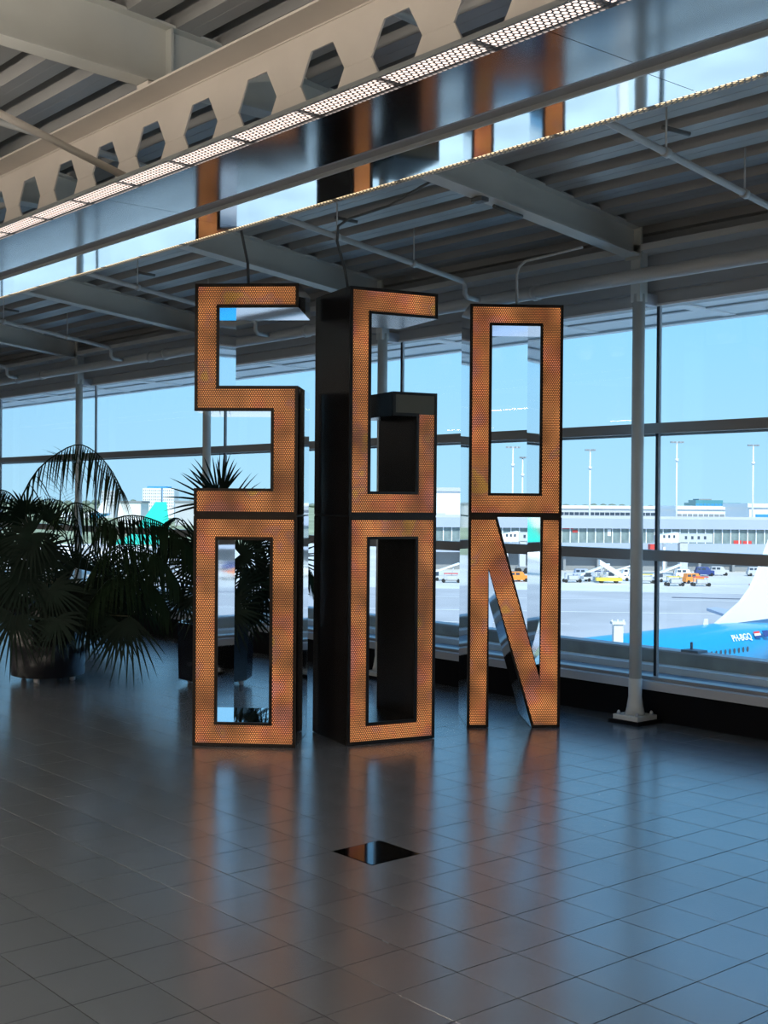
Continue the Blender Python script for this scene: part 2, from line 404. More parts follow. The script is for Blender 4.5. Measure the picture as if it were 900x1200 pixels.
# ================================================================ STEEL STRUCTURE INSIDE
# ---- columns
def make_column():
    r = empty('steel_column')
    box_obj('pad', M['black'], (-0.145, 0.145, -0.145, 0.145, 0.0, 0.028), r)
    box_obj('base_plate', M['steel'], (-0.118, 0.118, -0.118, 0.118, 0.028, 0.062), r)
    MB().lathe([(0.078, 0.062), (0.064, 0.12), (0.052, 0.20), (0.052, 0.34)], 16).build('base_cone', M['steel'], r)
    MB().tube([(0, 0, 0.33), (0, 0, 3.30)], 0.0475, 20).build('shaft', M['steel'], r)
    box_obj('cap_box', M['steel'], (-0.045, 0.045, -0.045, 0.045, 3.24, 3.62), r)
    box_obj('bracket', M['frame_light'], (-0.03, 0.04, 0.03, 0.19, 3.225, 3.31), r)
    for a in (-1, 1):
        for c in (-1, 1):
            MB().lathe([(0.014, 0.0), (0.014, 0.016), (0.006, 0.03)], 8, (a*0.088, c*0.088, 0.062)).build('bolt', M['frame_light'], r)
    return r
colproto = make_column()
for k, x in enumerate(COLX):
    o = colproto if k == 0 else copy_tree(colproto)
    o.location = (x, 7.68, 0)
    tag(o, 'slim round grey steel column on a bolted base plate before the windows', 'column', 'steel columns along the window wall')
for o in [c for c in COL.objects if c.name.startswith('steel_column')]:
    if abs(o.location.x+6.05) < 0.01: o['label'] = 'slim grey steel column on bolted base plate beside the letter N'; del o['group']

# ---- roof beams (I sections following the roof)
def make_beam():
    r = empty('roof_beam')
    ys = [-8.9, 3.1, 3.36, 4.3, 7.62]
    wb = MB(); fb = MB(); tb = MB()
    for a, c in zip(ys, ys[1:]):
        for mb, z0, z1, hw in ((wb, (zu(a)+0.012, zu(c)+0.012), (zt(a)-0.01, zt(c)-0.01), 0.006), (fb, (zu(a), zu(c)), (zu(a)+0.014, zu(c)+0.014), 0.07), (tb, (zt(a)-0.014, zt(c)-0.014), (zt(a), zt(c)), 0.07)):
            vs = [(-hw, a, z0[0]), (hw, a, z0[0]), (hw, c, z0[1]), (-hw, c, z0[1]), (-hw, a, z1[0]), (hw, a, z1[0]), (hw, c, z1[1]), (-hw, c, z1[1])]
            mb.quadlist(vs, [(0, 3, 2, 1), (4, 5, 6, 7), (0, 1, 5, 4), (1, 2, 6, 5), (2, 3, 7, 6), (3, 0, 4, 7)])
    wb.build('web', M['beam'], r); fb.build('bottom_flange', M['beam'], r); tb.build('top_flange', M['beam'], r)
    box_obj('packer', M['cell'], (-0.06, 0.06, 3.37, 3.73, 3.943, 3.962), r)
    box_obj('stiffener', M['beam'], (-0.065, 0.065, 3.51, 3.525, 3.97, 4.28), r)
    box_obj('end_plate', M['beam'], (-0.075, 0.075, 7.60, 7.62, zu(7.6)-0.02, zt(7.6)), r)
    return r
bproto = make_beam()
for k, x in enumerate(COLX):
    o = bproto if k == 0 else copy_tree(bproto)
    o.location = (x, 0, 0)
    tag(o, 'grey steel roof beam sloping down to a window column', 'roof beam', 'sloping roof beams')

# ---- beam with hexagonal openings, crossing under the roof beams
cb = empty('castellated_beam', (0, 3.55, 3.43))
tag(cb, 'beige steel beam with a row of hexagonal holes above the mirrored canopy', 'beam')
HX0, HP = -5.20, 0.535
web = MB()
zb, zm, zt_, hb, ht = -0.0, 0.25, 0.50, 0.105, 0.395      # relative to z 3.43
ks = range(int((X0-HX0)/HP)+1, int((X1-HX0)/HP))
def webquad(pts):
    n = len(pts)
    web.quadlist([(a, -0.005, c) for a, c in pts] + [(a, 0.005, c) for a, c in pts], [tuple(range(n)), tuple(range(2*n-1, n-1, -1))])
for k in ks:
    c = HX0+k*HP; L, Rr = c-HP/2, c+HP/2
    webquad([(L, 0), (Rr, 0), (Rr, hb), (c+0.083, hb), (c-0.083, hb), (L, hb)])
    webquad([(L, ht), (c-0.083, ht), (c+0.083, ht), (Rr, ht), (Rr, 0.5), (L, 0.5)])
    webquad([(L, hb), (c-0.083, hb), (c-0.17, zm), (L, zm)]); webquad([(L, zm), (c-0.17, zm), (c-0.083, ht), (L, ht)])
    webquad([(c+0.083, hb), (Rr, hb), (Rr, zm), (c+0.17, zm)]); webquad([(c+0.17, zm), (Rr, zm), (Rr, ht), (c+0.083, ht)])
    hexa = [(c-0.083, hb), (c+0.083, hb), (c+0.17, zm), (c+0.083, ht), (c-0.083, ht), (c-0.17, zm)]
    for i in range(6):
        a, d = hexa[i], hexa[(i+1) % 6]
        web.quadlist([(a[0], -0.005, a[1]), (a[0], 0.005, a[1]), (d[0], 0.005, d[1]), (d[0], -0.005, d[1])], [(0, 1, 2, 3)])
    web.box(c+0.17, c+HP-0.17, -0.0065, 0.0065, zm-0.003, zm+0.003)
web.build('web', M['cell'], cb)
box_obj('top_flange', M['cell'], (X0, X1, -0.18, 0.18, 0.50, 0.512), cb)
box_obj('bottom_flange', M['cell'], (X0, X1, -0.13, 0.13, -0.014, 0.0), cb)
box_obj('weld_bead', M['cell'], (X0, X1, -0.012, -0.005, 0.492, 0.50), cb)

# ---- main pipe along the wall, brackets
mp_ = empty('main_pipe', (0, 7.55, 3.415)); tag(mp_, 'thick grey pipe running along the fascia above the window columns', 'pipe')
MB().tube([(X0, 0, 0), (X1, 0, 0)], 0.055, 16).build('pipe_run', M['pipe'], mp_)
for x in (-26, -23.3, -20.2, -17.1, -16.3, -13.3, -12.95, -10.15, -9.6, -7.0, -3.9, -0.8, 2.3):
    MB().tube([(x-0.022, 0, 0), (x+0.022, 0, 0)], 0.066, 16).build('pipe_clamp', M['pipe'], mp_)
# ---- sprinkler branch pipes, one in each bay
def make_branch():
    r = empty('sprinkler_pipe')
    MB().tube([(0, 1.2, 4.17), (0, 3.0, 4.10), (0, 4.2, 3.99), (0, 5.45, 3.81), (0, 7.22, 3.575), (0, 7.30, 3.56), (0, 7.33, 3.53), (0, 7.33, 3.46), (0, 7.36, 3.43), (0, 7.493, 3.425)], 0.022, 10).build('pipe_run', M['pipe'], r)
    for y_, z_ in ((5.95, 3.744), (6.75, 3.637)):
        MB().tube([(0, y_-0.02, z_+0.003), (0, y_+0.02, z_-0.003)], 0.03, 10).build('pipe_clamp', M['pipe'], r)
        MB().tube([(0, y_, z_+0.02), (0, y_, zt(y_)+0.01)], 0.006, 6).build('hanger_rod', M['pipe'], r)
    MB().tube([(-0.03, 5.95, 3.90), (0.01, 6.02, 3.885), (0.04, 6.12, 3.875)], 0.014, 8).build('hanger_bracket', M['cable'], r)
    return r
sp = make_branch()
for k, x in enumerate([-1.4, -4.5, -7.62, -10.75, -13.9, -17.0, -20.1]):
    o = sp if k == 0 else copy_tree(sp)
    o.location = (x, 0, 0); tag(o, 'thin grey sprinkler pipe hung below the roof deck between two beams', 'pipe', 'sprinkler branch pipes')
brace = MB().tube([(-6.32, 0.2, 4.14), (-6.30, 2.67, 3.71), (-6.29, 3.42, 3.50)], 0.021, 10).build('brace_rod', M['cell'])
tag(brace, 'pale slanting brace rod in front of the beam with hexagonal holes', 'brace')
# ---- clutter on the underside of the roof beam above the letters
cl = empty('beam_clamp', (-6.06, 5.98, 3.755)); tag(cl, 'small dark clamp with conduit under the roof beam', 'clamp')
box_obj('clamp_body', M['cable'], (-0.05, 0.05, -0.05, 0.02, -0.02, 0.01), cl)
MB().tube([(0, 0.12, -0.025), (0, 0.40, -0.055)], 0.014, 8).build('conduit', M['cable'], cl)

# ================================================================ MIRRORED LIGHT CANOPY
def canopy(name, yc, zc, label, xa, xb, tubes=True):
    r = empty(name, (0, yc, zc)); tag(r, label, 'light canopy')
    y0 = -0.52
    # section offsets from near edge: strip .14, panel .46, channel .09, panel .30, strip .06
    MB().prism_x([(y0-0.012, -0.004), (y0, -0.004), (y0, 0.012), (y0-0.012, 0.016)], xa, xb).build('edge_lip', M['canopy'], r)
    MB().prism_x([(0.53, -0.016), (0.542, -0.016), (0.542, 0.016), (0.53, 0.014)], xa, xb).build('edge_lip', M['canopy'], r)
    MB().prism_x([(y0-0.01, 0.014), (0.54, 0.014), (0.30, 0.09), (-0.30, 0.09)], xa, xb).build('housing', M['canopy'], r)
    MB().prism_x([(0.078, 0.0), (0.095, 0.0), (0.095, 0.013), (0.078, 0.013)], xa, xb).build('panel_edge', M['frame_light'], r)
    MB().prism_x([(0.095, -0.002), (0.157, -0.002), (0.157, 0.013), (0.095, 0.013)], xa, xb).build('channel', M['canopy'], r)
    MB().prism_x([(0.155, -0.022), (0.165, -0.022), (0.165, 0.013), (0.155, 0.013)], xa, xb).build('downstand', M['pipe'], r)
    cuts = [xb] + [c for c in (3.3, 0.2, -2.9, -6.1, -9.2, -12.3, -15.4, -18.5, -21.6, -24.7) if xa < c < xb] + [xa]
    for p, q in zip(cuts, cuts[1:]):
        MB().box(q+0.002, p-0.002, -0.38, 0.08, 0.0, 0.012).build('mirror_panel', M['mirror_dull'], r)
        MB().box(q+0.002, p-0.002, 0.165, 0.468, -0.022, -0.010).build('mirror_panel', M['mirror'], r)
    def strip(ya, yb, z):
        s = MB(); s.quadlist([(xa, ya, z), (xb, ya, z), (xb, yb, z), (xa, yb, z)], [(0, 3, 2, 1)])
        return s.build('perforated_strip', M['perf'], r)
    strip(y0, -0.38, 0.0); strip(0.468, 0.53, -0.016)
    if tubes:
        x = xb-0.1; k = 0
        tb = MB().tube([(-0.255, 0, 0), (0.255, 0, 0)], 0.006, 8).mesh('fluorescent_tube')
        while x > xa+0.5:
            pass_len = 0.52
            t = MB(); c = x-pass_len/2
            hw = pass_len/2-0.022
            t.quadlist([(c-hw, y0+0.012, 0.010), (c+hw, y0+0.012, 0.010), (c+hw, -0.392, 0.010), (c-hw, -0.392, 0.010)], [(0, 3, 2, 1)])
            t.build('lamp_diffuser', M['tube'], r)
            t = MB(); t.quadlist([(c-hw, 0.476, -0.008), (c+hw, 0.476, -0.008), (c+hw, 0.524, -0.008), (c-hw, 0.524, -0.008)], [(0, 3, 2, 1)])
            t.build('lamp_diffuser', M['tube_warm'], r)
            x -= pass_len; k += 1
    for x in [c for c in COLX if xa < c < xb]:
        MB().tube([(x, 0, 0.085), (x, 0, 0.125)], 0.012, 8).build('hanger', M['canopy'], r)
    return r
M['tube_warm'] = principled('warm_lamp', (0.9, 0.8, 0.6), 0.4, emit=((1.0, 0.76, 0.46), 1.1))
M['tube'].node_tree.nodes['Principled BSDF'].inputs['Emission Strength'].default_value = 1.15
canopy('light_canopy', 3.56, 3.305, 'long mirrored light canopy with perforated lit edges above the letters', X0+0.2, X1-0.2)

# unseen fill lamps added behind the viewpoint to brighten roof steel and hall
def add_fill_lamp(x, y_):
    z = 3.25
    r = empty('fill_lamp', (x, y_, z)); tag(r, 'long white fill lamp added out of view over the inner hall', 'lamp', 'added fill lamps over the inner hall')
    box_obj('fill_housing', M['white'], (-0.7, 0.7, -0.09, 0.09, 0.0, 0.05), r)
    for nm, dz, w, rx in (('down_fill', -0.01, FILL_DOWN, 0.0), ('up_fill', 0.06, FILL_UP, math.pi)):
        L = bpy.data.lights.new(nm, 'AREA'); L.shape = 'RECTANGLE'; L.size = 1.35; L.size_y = 0.16; L.energy = w; L.color = (1.0, 0.87, 0.74)
        lo = bpy.data.objects.new(nm, L); COL.objects.link(lo); lo.parent = r; lo.location = (0, 0, dz); lo.rotation_euler = (rx, 0, 0)
    for a_ in (-0.5, 0.5): MB().tube([(a_, 0, 0.05), (a_, 0, zt(y_)-z)], 0.006, 6).build('hanger', M['cable'], r)
FILL_DOWN, FILL_UP = 14.0, 56.0
for x in (-19.0, -14.5, -10.0, -6.2, -3.4, -0.4, 3.0):
    for y_ in (0.9, -2.6, -6.0): add_fill_lamp(x, y_)

# ================================================================ ILLUMINATED LETTERS
def offset_loop(loop, d):       # loop CCW solid inside -> positive d moves inwards
    n = len(loop); out = []
    for i in range(n):
        p0, p1, p2 = Vector(loop[i-1]), Vector(loop[i]), Vector(loop[(i+1) % n])
        a = (p1-p0).normalized(); b2 = (p2-p1).normalized()
        na, nb = Vector((-a.y, a.x)), Vector((-b2.y, b2.x))
        m = (na+nb)
        k = d/max(0.30, (1+na.dot(nb)))
        out.append(p1 + m*k)
    return [tuple(v) for v in out]
def cap(mb, loops, y, flip=False):
    pts = [p for l in loops for p in l]
    tris = tessellate_polygon([[Vector((p[0], p[1], 0)) for p in l] for l in loops])
    fs = []
    for t in tris:
        a, b2, c = [Vector(pts[i]) for i in t]
        cr = (b2-a).cross(c-a)
        t = tuple(t) if (cr > 0) != flip else tuple(reversed(t))
        fs.append(t)
    mb.quadlist([(p[0], y, p[1]) for p in pts], fs)
def ring(mb, A, ya, B, yb):
    n = len(A)
    mb.quadlist([(p[0], ya, p[1]) for p in A] + [(p[0], yb, p[1]) for p in B], [(i, (i+1) % n, n+(i+1) % n, n+i) for i in range(n)])
DEPTH = 0.60
def letter(name, loc, dirv, z, loops, label, steel, seed, strength, unlit=None):
    rz = math.atan2(dirv[1], dirv[0])
    r = empty(name, (loc[0], loc[1], z), rz); tag(r, label, 'illuminated letter', None)
    body = MB()
    for l in loops: ring(body, l, DEPTH, l, 0.016)
    cap(body, loops, DEPTH, True)
    body.build('casing', steel, r)
    trim = MB(); ins = [offset_loop(l, 0.021) for l in loops]
    for l, i in zip(loops, ins):
        ring(trim, l, 0.016, l, 0.0); ring(trim, l, 0.0, i, 0.0); ring(trim, i, 0.0, i, 0.012)
    trim.build('face_trim', M['lettertrim'], r)
    fp = MB(); cap(fp, ins, 0.008); fp.build('lit_face', led_material(name+'_led', seed, strength), r)
    if unlit:
        x0, x1, z0, z1 = unlit
        tag(box_obj('unlit_face', M['unlit'], (x0, x1, 0.0035, 0.0075, z0, z1), r), 'unlit dark bronze part of the face')
    return r
rect = lambda x0, x1, z0, z1: [(x0, z0), (x1, z0), (x1, z1), (x0, z1)]
hole = lambda x0, x1, z0, z1: [(x0, z0), (x0, z1), (x1, z1), (x1, z0)]
HL = 1.580
SA, GA, NA = Vector((-7.346, 4.508)), Vector((-6.679, 5.340)), Vector((-6.673, 6.479))
SB = SA + Vector((math.cos(R(45.6)), math.sin(R(45.6))))*0.715
GB = GA + Vector((math.cos(R(76.5)), math.sin(R(76.5))))*0.688
NB = Vector((-6.244, 7.034))
sd, gd, nd = (SB-SA), (GB-GA), (NB-NA)
W1, W2, W3 = sd.length, gd.length, nd.length
ZT = 1.592
letter('letter_o', SA, sd, 0.0, [rect(0, W1, 0.004, HL), hole(0.172, W1-0.185, 0.168, HL-0.163)], 'glowing mirrored letter O standing on the floor under the letter S', M['lettersteel'], 1, 1.0)
S_loop = [(0, 0), (W1, 0), (W1, 0.882), (0.170, 0.882), (0.170, HL-0.165), (W1, HL-0.165), (W1, HL), (0, HL), (0, 0.708), (W1-0.185, 0.708), (W1-0.185, 0.180), (0, 0.180)]
letter('letter_s', SA, sd, ZT, [S_loop], 'glowing mirrored letter S stacked on a letter O beside the potted palms', M['lettersteel'], 2, 0.95)
letter('letter_o', GA, gd, 0.0, [rect(0, W2, 0.004, HL), hole(0.163, W2-0.165, 0.150, HL-0.155)], 'glowing dark-sided letter O standing on the floor under the letter G', M['letterdark'], 3, 1.0)
G_loop = [(0, 0), (W2, 0), (W2, 0.870), (0.335, 0.870), (0.335, 0.702), (W2-0.165, 0.702), (W2-0.165, 0.168), (0.163, 0.168), (0.163, HL-0.180), (W2, HL-0.180), (W2, HL), (0, HL)]
letter('letter_g', GA, gd, ZT, [G_loop], 'glowing dark-sided letter G with an unlit hook, stacked on a letter O', M['letterdark'], 4, 0.95, (0.335+0.02, W2-0.02, 0.702+0.012, 0.870-0.02))
N_loop = [(0, 0.004), (0.163, 0.004), (0.155, 1.185), (0.487, 0.004), (W3, 0.004), (W3, HL), (W3-0.160, HL), (W3-0.157, 0.378), (0.217, HL), (0, HL)]
letter('letter_n', NA, nd, 0.0, [N_loop], 'glowing mirrored letter N standing on the floor nearest the window column', M['lettersteel'], 5, 1.05)
letter('letter_o', NA, nd, ZT, [rect(0, W3, 0.0, HL), hole(0.166, W3-0.172, 0.168, HL-0.160)], 'glowing mirrored letter O stacked on top of the letter N', M['lettersteel'], 6, 1.0)
# joint plates between the stacked letters
for nm, A, d, w, below in (('joint_plate', SA, sd, W1, 'S'), ('joint_plate', GA, gd, W2, 'G'), ('joint_plate', NA, nd, W3, 'N')):
    o = box_obj(nm, M['lettertrim'], (0.003, w-0.003, 0.003, DEPTH-0.003, HL, ZT)); o.location = (A.x, A.y, 0); o.rotation_euler.z = math.atan2(d.y, d.x)
    tag(o, {'S': 'thin dark joint plate between letter S and the O below', 'G': 'thin dark joint plate between letter G and the O below', 'N': 'thin dark joint plate between letter N and the O above'}[below], 'joint plate')

# cables running up from the letters
def mid(A, d, t, back):
    dn = d.normalized(); return A + dn*t + Vector((-dn.y, dn.x))*back
TOP = ZT+HL
a = mid(SA, sd, 0.33, 0.22)
tag(MB().tube([(a.x, a.y, TOP+0.006), (a.x-0.004, a.y-0.005, TOP+0.18), (a.x-0.035, a.y-0.04, TOP+0.40), (a.x-0.05, a.y-0.05, zt(a.y))], 0.010, 8).build('hanging_cable', M['cable']), 'dark cable rising from the top of letter S to the roof', 'cable')
a = mid(GA, gd, 0.10, 0.25)
tag(MB().tube([(a.x, a.y, TOP+0.006), (a.x-0.02, a.y-0.02, TOP+0.16), (a.x-0.06, a.y-0.06, TOP+0.36), (a.x-0.06, a.y-0.05, TOP+0.47), (a.x+0.0, a.y+0.0, TOP+0.52), (a.x+0.22, a.y+0.18, TOP+0.60), (a.x+0.6, a.y+0.25, TOP+0.72)], 0.010, 8).build('hanging_cable', M['cable']), 'dark bent cable rising from the top of letter G', 'cable')
a = mid(NA, nd, 0.38, 0.22)
tag(MB().tube([(a.x, a.y, TOP+0.006), (a.x, a.y, TOP+0.26), (a.x+0.01, a.y+0.01, TOP+0.32), (a.x+0.06, a.y+0.03, TOP+0.36), (-6.05, a.y+0.10, TOP+0.40)], 0.010, 8).build('hanging_cable', M['pipe']), 'grey conduit bending from the O above letter N to the roof beam', 'cable')

# ================================================================ PALMS IN PLANTERS
def leaflet(mb, p, d, L, w, droop, nrm, n=4):
    d = d.normalized(); side = d.cross(nrm)
    if side.length < 1e-3: side = d.cross(Vector((1, 0, 0.3)))
    side.normalize(); vs = []
    for i in range(n+1):
        t = i/n; q = p + d*(L*t) + Vector((0, 0, -1))*(droop*L*t*t)
        ww = w*(0.35 + 1.0*t)*(1-t)*1.9 if i else w*0.30
        if i == n: vs.append(q)
        else: vs += [q-side*ww*0.5, q+side*ww*0.5]
    fs = [(2*i, 2*i+1, 2*i+3, 2*i+2) for i in range(n-1)] + [(2*n-2, 2*n-1, 2*n)]
    mb.quadlist(vs, fs)
def catmull(pts, n):
    P = [Vector(p) for p in pts]; P = [2*P[0]-P[1]] + P + [2*P[-1]-P[-2]]; out = []
    segs = len(P)-3
    for k in range(n+1):
        t = k/n*segs; i = min(int(t), segs-1); t -= i
        a, b2, c, d = P[i:i+4]
        out.append(0.5*((2*b2)+(c-a)*t+(2*a-5*b2+4*c-d)*t*t+(3*b2-a-3*c+d)*t**3))
    return out
def pinnate(parent, pts, L, w=0.017, start=0.25, n=34, droop=0.55, hang=0.35, mat='leaf'):
    cv_ = catmull(pts, 40); base = parent.location
    mb = MB(); mb.tube([q-base for q in cv_[::2]], [0.010*(1-0.8*i/20)+0.001 for i in range(21)], 5)
    fr = mb.build('frond', M[mat], parent)
    mb2 = MB()
    for k in range(n):
        t = start + (1-start)*k/(n-1); i = min(int(t*40), 39)
        p = cv_[i].lerp(cv_[i+1], t*40-i)-base; tan = (cv_[i+1]-cv_[i]).normalized()
        side = tan.cross(Vector((0, 0, 1)));  side = side.normalized() if side.length > 1e-3 else Vector((1, 0, 0))
        for s in (-1, 1):
            LL = L*(0.55+0.45*math.sin(math.pi*min(1, 0.15+0.8*(k/(n-1)))))*random.uniform(0.85, 1.1)
            d = side*s*random.uniform(0.75, 1.0) + tan*random.uniform(0.45, 0.7) + Vector((0, 0, -hang+random.uniform(-0.15, 0.15)))
            leaflet(mb2, p, d, LL, w*random.uniform(0.8, 1.2), droop*random.uniform(0.7, 1.3), Vector((0, 0, 1)))
    mb2.build('leaflets', M[mat], fr)
def fan(parent, c, out, Rr, spread=250, n=26, droop=0.25, w=0.028, root=None, mat='leafdark', tilt=None):
    base = parent.location; c = Vector(c); out = Vector(out).normalized()
    root = Vector(root) if root is not None else Vector((base.x, base.y, 0.5))
    mb = MB(); mid_ = (root+c)/2 + Vector((0, 0, 0.05))
    mb.tube([q-base for q in catmull([root, mid_, c], 10)], 0.006, 5)
    pet = mb.build('petiole', M['stem'], parent)
    nrm = Vector(tilt) if tilt else (Vector((0, 0, 1)) - out*out.z + Vector((random.uniform(-0.3, 0.3), random.uniform(-0.3, 0.3), 0)))
    nrm = (nrm - out*nrm.dot(out)).normalized(); side = out.cross(nrm)
    mb2 = MB()
    for k in range(n):
        a = R(-spread/2 + spread*k/(n-1)) + random.uniform(-0.02, 0.02)
        d = out*math.cos(a) + side*math.sin(a) + nrm*random.uniform(-0.03, 0.10)
        LL = Rr*(0.72+0.28*math.cos(a*0.6))*random.uniform(0.9, 1.08)
        leaflet(mb2, c-base, d, LL, w*random.uniform(0.85, 1.15), droop*random.uniform(0.6, 1.5), nrm, 5)
    mb2.build('fan_leaf', M[mat], pet)
def at(x, y, D):            # a point seen at that picture position, D metres along the view
    X = (x-450)/F_PX; Yv = (600-y)/F_PX
    d = f_ + r2*X + u2*Yv
    return Vector((0, 0, EYE)) + d*(D/d.dot(fw))

def planter(name, c, label, octo, rb, rt_, h):
    r = empty(name, (c[0], c[1], 0)); tag(r, label, 'potted palm')
    n = 8 if octo else 40
    p = [(rb*0.86, 0.045), (rb, 0.06), (rt_, h), (rt_-0.03, h), (rt_-0.035, h-0.05)]
    MB().lathe(p, n, smooth=not octo, rot=R(22.5) if octo else 0).build('planter', M['planter'], r)
    MB().lathe([(rt_-0.035, h-0.06), (0.001, h-0.05)], n, rot=R(22.5) if octo else 0).build('soil', M['soil'], r)
    for a in range(4):
        t = R(40+90*a); MB().lathe([(0.012, 0.0), (0.026, 0.008), (0.026, 0.045), (0.012, 0.05)], 10, (rb*0.72*math.cos(t), rb*0.72*math.sin(t), 0)).build('caster', M['caster'], r)
    return r
P1 = planter('potted_palm', (-10.86, 5.10), 'large dark palm in a wide round black planter', False, 0.335, 0.355, 0.54)
P2 = planter('potted_palm', (-9.70, 6.20), 'dark fan palm in an octagonal black planter behind the letter O', True, 0.34, 0.355, 0.575)
P3 = planter('potted_palm', (-13.45, 6.45), 'smaller dark palm in a round black planter close to the windows', False, 0.33, 0.35, 0.50)
def ap(D, *pp): return [at(x, y, D+dz) for x, y, dz in pp]
b1 = Vector((-10.86, 5.10, 0.5))
for x, h in ((-0.05, 0.62), (0.07, 0.5), (0.0, 0.75)):
    MB().tube([(x, 0.02*h, 0.46), (x*1.4, 0.05*h, 0.46+h*0.5), (x*1.8, 0.06*h, 0.46+h)], [0.022, 0.017, 0.012], 7).build('stem', M['stem'], P1)
D1 = 11.35
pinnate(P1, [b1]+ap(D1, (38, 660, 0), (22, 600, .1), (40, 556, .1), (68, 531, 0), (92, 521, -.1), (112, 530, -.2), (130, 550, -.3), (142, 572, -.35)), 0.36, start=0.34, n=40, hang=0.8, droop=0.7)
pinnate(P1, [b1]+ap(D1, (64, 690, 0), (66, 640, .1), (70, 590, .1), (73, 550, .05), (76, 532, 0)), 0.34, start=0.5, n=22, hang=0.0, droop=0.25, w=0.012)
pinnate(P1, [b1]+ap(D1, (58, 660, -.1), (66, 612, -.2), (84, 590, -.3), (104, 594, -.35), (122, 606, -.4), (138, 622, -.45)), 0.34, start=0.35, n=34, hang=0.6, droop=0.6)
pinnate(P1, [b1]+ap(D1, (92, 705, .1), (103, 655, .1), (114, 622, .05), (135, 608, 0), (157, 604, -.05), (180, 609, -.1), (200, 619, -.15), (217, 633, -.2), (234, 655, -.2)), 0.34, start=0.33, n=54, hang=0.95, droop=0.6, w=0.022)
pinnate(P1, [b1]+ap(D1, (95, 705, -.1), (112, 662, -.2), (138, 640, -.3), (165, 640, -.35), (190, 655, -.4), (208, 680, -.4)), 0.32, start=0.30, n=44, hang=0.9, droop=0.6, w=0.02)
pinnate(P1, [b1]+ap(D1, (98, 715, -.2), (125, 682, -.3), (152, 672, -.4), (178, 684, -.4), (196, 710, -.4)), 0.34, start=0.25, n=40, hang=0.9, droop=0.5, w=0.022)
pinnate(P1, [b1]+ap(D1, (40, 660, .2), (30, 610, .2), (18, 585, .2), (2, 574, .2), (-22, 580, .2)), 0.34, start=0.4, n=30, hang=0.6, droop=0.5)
pinnate(P1, [b1]+ap(D1, (85, 690, .3), (95, 640, .4), (85, 600, .4), (62, 585, .4), (30, 592, .4)), 0.3, start=0.35, n=30, hang=0.7, droop=0.5)
fanspec = [  # centre px, out px direction, depth offset, radius, spread
    (56, 612, (0.35, -1), -0.1, 0.33, 170), (30, 603, (-0.4, -0.6), 0.0, 0.34, 220), (38, 625, (-0.6, 0.4), -0.3, 0.42, 290), (14, 640, (-0.5, 0.6), -0.2, 0.42, 300),
    (48, 645, (0.2, 0.7), -0.35, 0.40, 290), (8, 680, (-0.3, 1), -0.4, 0.46, 280), (58, 690, (0.1, 1), -0.45, 0.46, 270), (30, 670, (-0.2, 0.8), -0.4, 0.42, 280),
    (16, 722, (-0.25, 1), -0.5, 0.48, 220), (80, 700, (0.5, 0.9), -0.3, 0.42, 270), (100, 712, (0.4, 0.8), -0.2, 0.36, 260), (66, 725, (0.1, 1), -0.55, 0.34, 220),
    (108, 688, (0.7, 0.4), 0.1, 0.38, 280), (128, 700, (0.6, 0.6), -0.1, 0.38, 280), (152, 722, (0.0, 1), -0.35, 0.50, 105), (165, 700, (0.6, 0.7), -0.1, 0.36, 270),
    (140, 730, (-0.3, 0.9), -0.3, 0.36, 200), (-8, 615, (-0.6, -0.2), 0.0, 0.42, 280), (104, 722, (0.2, 1), 0.2, 0.34, 220)]
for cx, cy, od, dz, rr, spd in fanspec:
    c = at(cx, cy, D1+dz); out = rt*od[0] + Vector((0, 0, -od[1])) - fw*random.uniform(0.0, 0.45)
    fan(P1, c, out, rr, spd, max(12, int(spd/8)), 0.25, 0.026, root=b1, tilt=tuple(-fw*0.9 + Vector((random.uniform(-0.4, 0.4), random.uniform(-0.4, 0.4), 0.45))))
b2_ = Vector((-9.70, 6.20, 0.55)); D2 = 11.35
for cx, cy, od, dz, rr, spd in [(255, 582, (-0.35, -1), 0.1, 0.48, 70), (260, 580, (0.25, -1), 0.0, 0.42, 45), (252, 590, (-1, -0.55), 0.0, 0.48, 75), (262, 604, (0.9, -0.75), 0.15, 0.56, 50),
        (238, 640, (-0.8, -0.5), -0.1, 0.40, 170), (232, 660, (-0.9, 0.2), -0.2, 0.42, 220), (240, 690, (-0.9, 0.4), -0.3, 0.42, 240), (282, 650, (0.8, 0.0), 0, 0.42, 260), (300, 668, (0.5, 0.6), 0.1, 0.42, 280),
        (278, 690, (0.4, 0.8), -0.25, 0.42, 270), (268, 712, (0.35, 1), -0.4, 0.42, 250), (310, 690, (0.9, 0.2), 0.2, 0.45, 260), (335, 655, (1, -0.1), 0.2, 0.38, 240), (296, 640, (0.3, -0.6), 0.3, 0.4, 200), (215, 700, (-0.8, 0.6), 0.2, 0.40, 260), (290, 715, (0.6, 0.7), 0.1, 0.34, 230)]:
    c = at(cx, cy, D2+dz); out = rt*od[0] + Vector((0, 0, -od[1])) - fw*random.uniform(-0.1, 0.35)
    fan(P2, c, out, rr, spd, max(8, int(spd/9)), 0.14, 0.024, root=b2_, tilt=tuple(-fw*0.9 + Vector((random.uniform(-0.4, 0.4), random.uniform(-0.4, 0.4), 0.4))))
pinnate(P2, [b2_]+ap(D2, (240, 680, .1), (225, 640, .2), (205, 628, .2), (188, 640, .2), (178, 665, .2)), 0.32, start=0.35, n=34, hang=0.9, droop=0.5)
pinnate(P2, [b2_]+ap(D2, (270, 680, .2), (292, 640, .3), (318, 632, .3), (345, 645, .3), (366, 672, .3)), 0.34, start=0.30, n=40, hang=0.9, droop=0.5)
pinnate(P2, [b2_]+ap(D2, (236, 660, .3), (216, 615, .4), (205, 607, .4), (196, 612, .4)), 0.30, start=0.45, n=20, hang=0.2, droop=0.4)
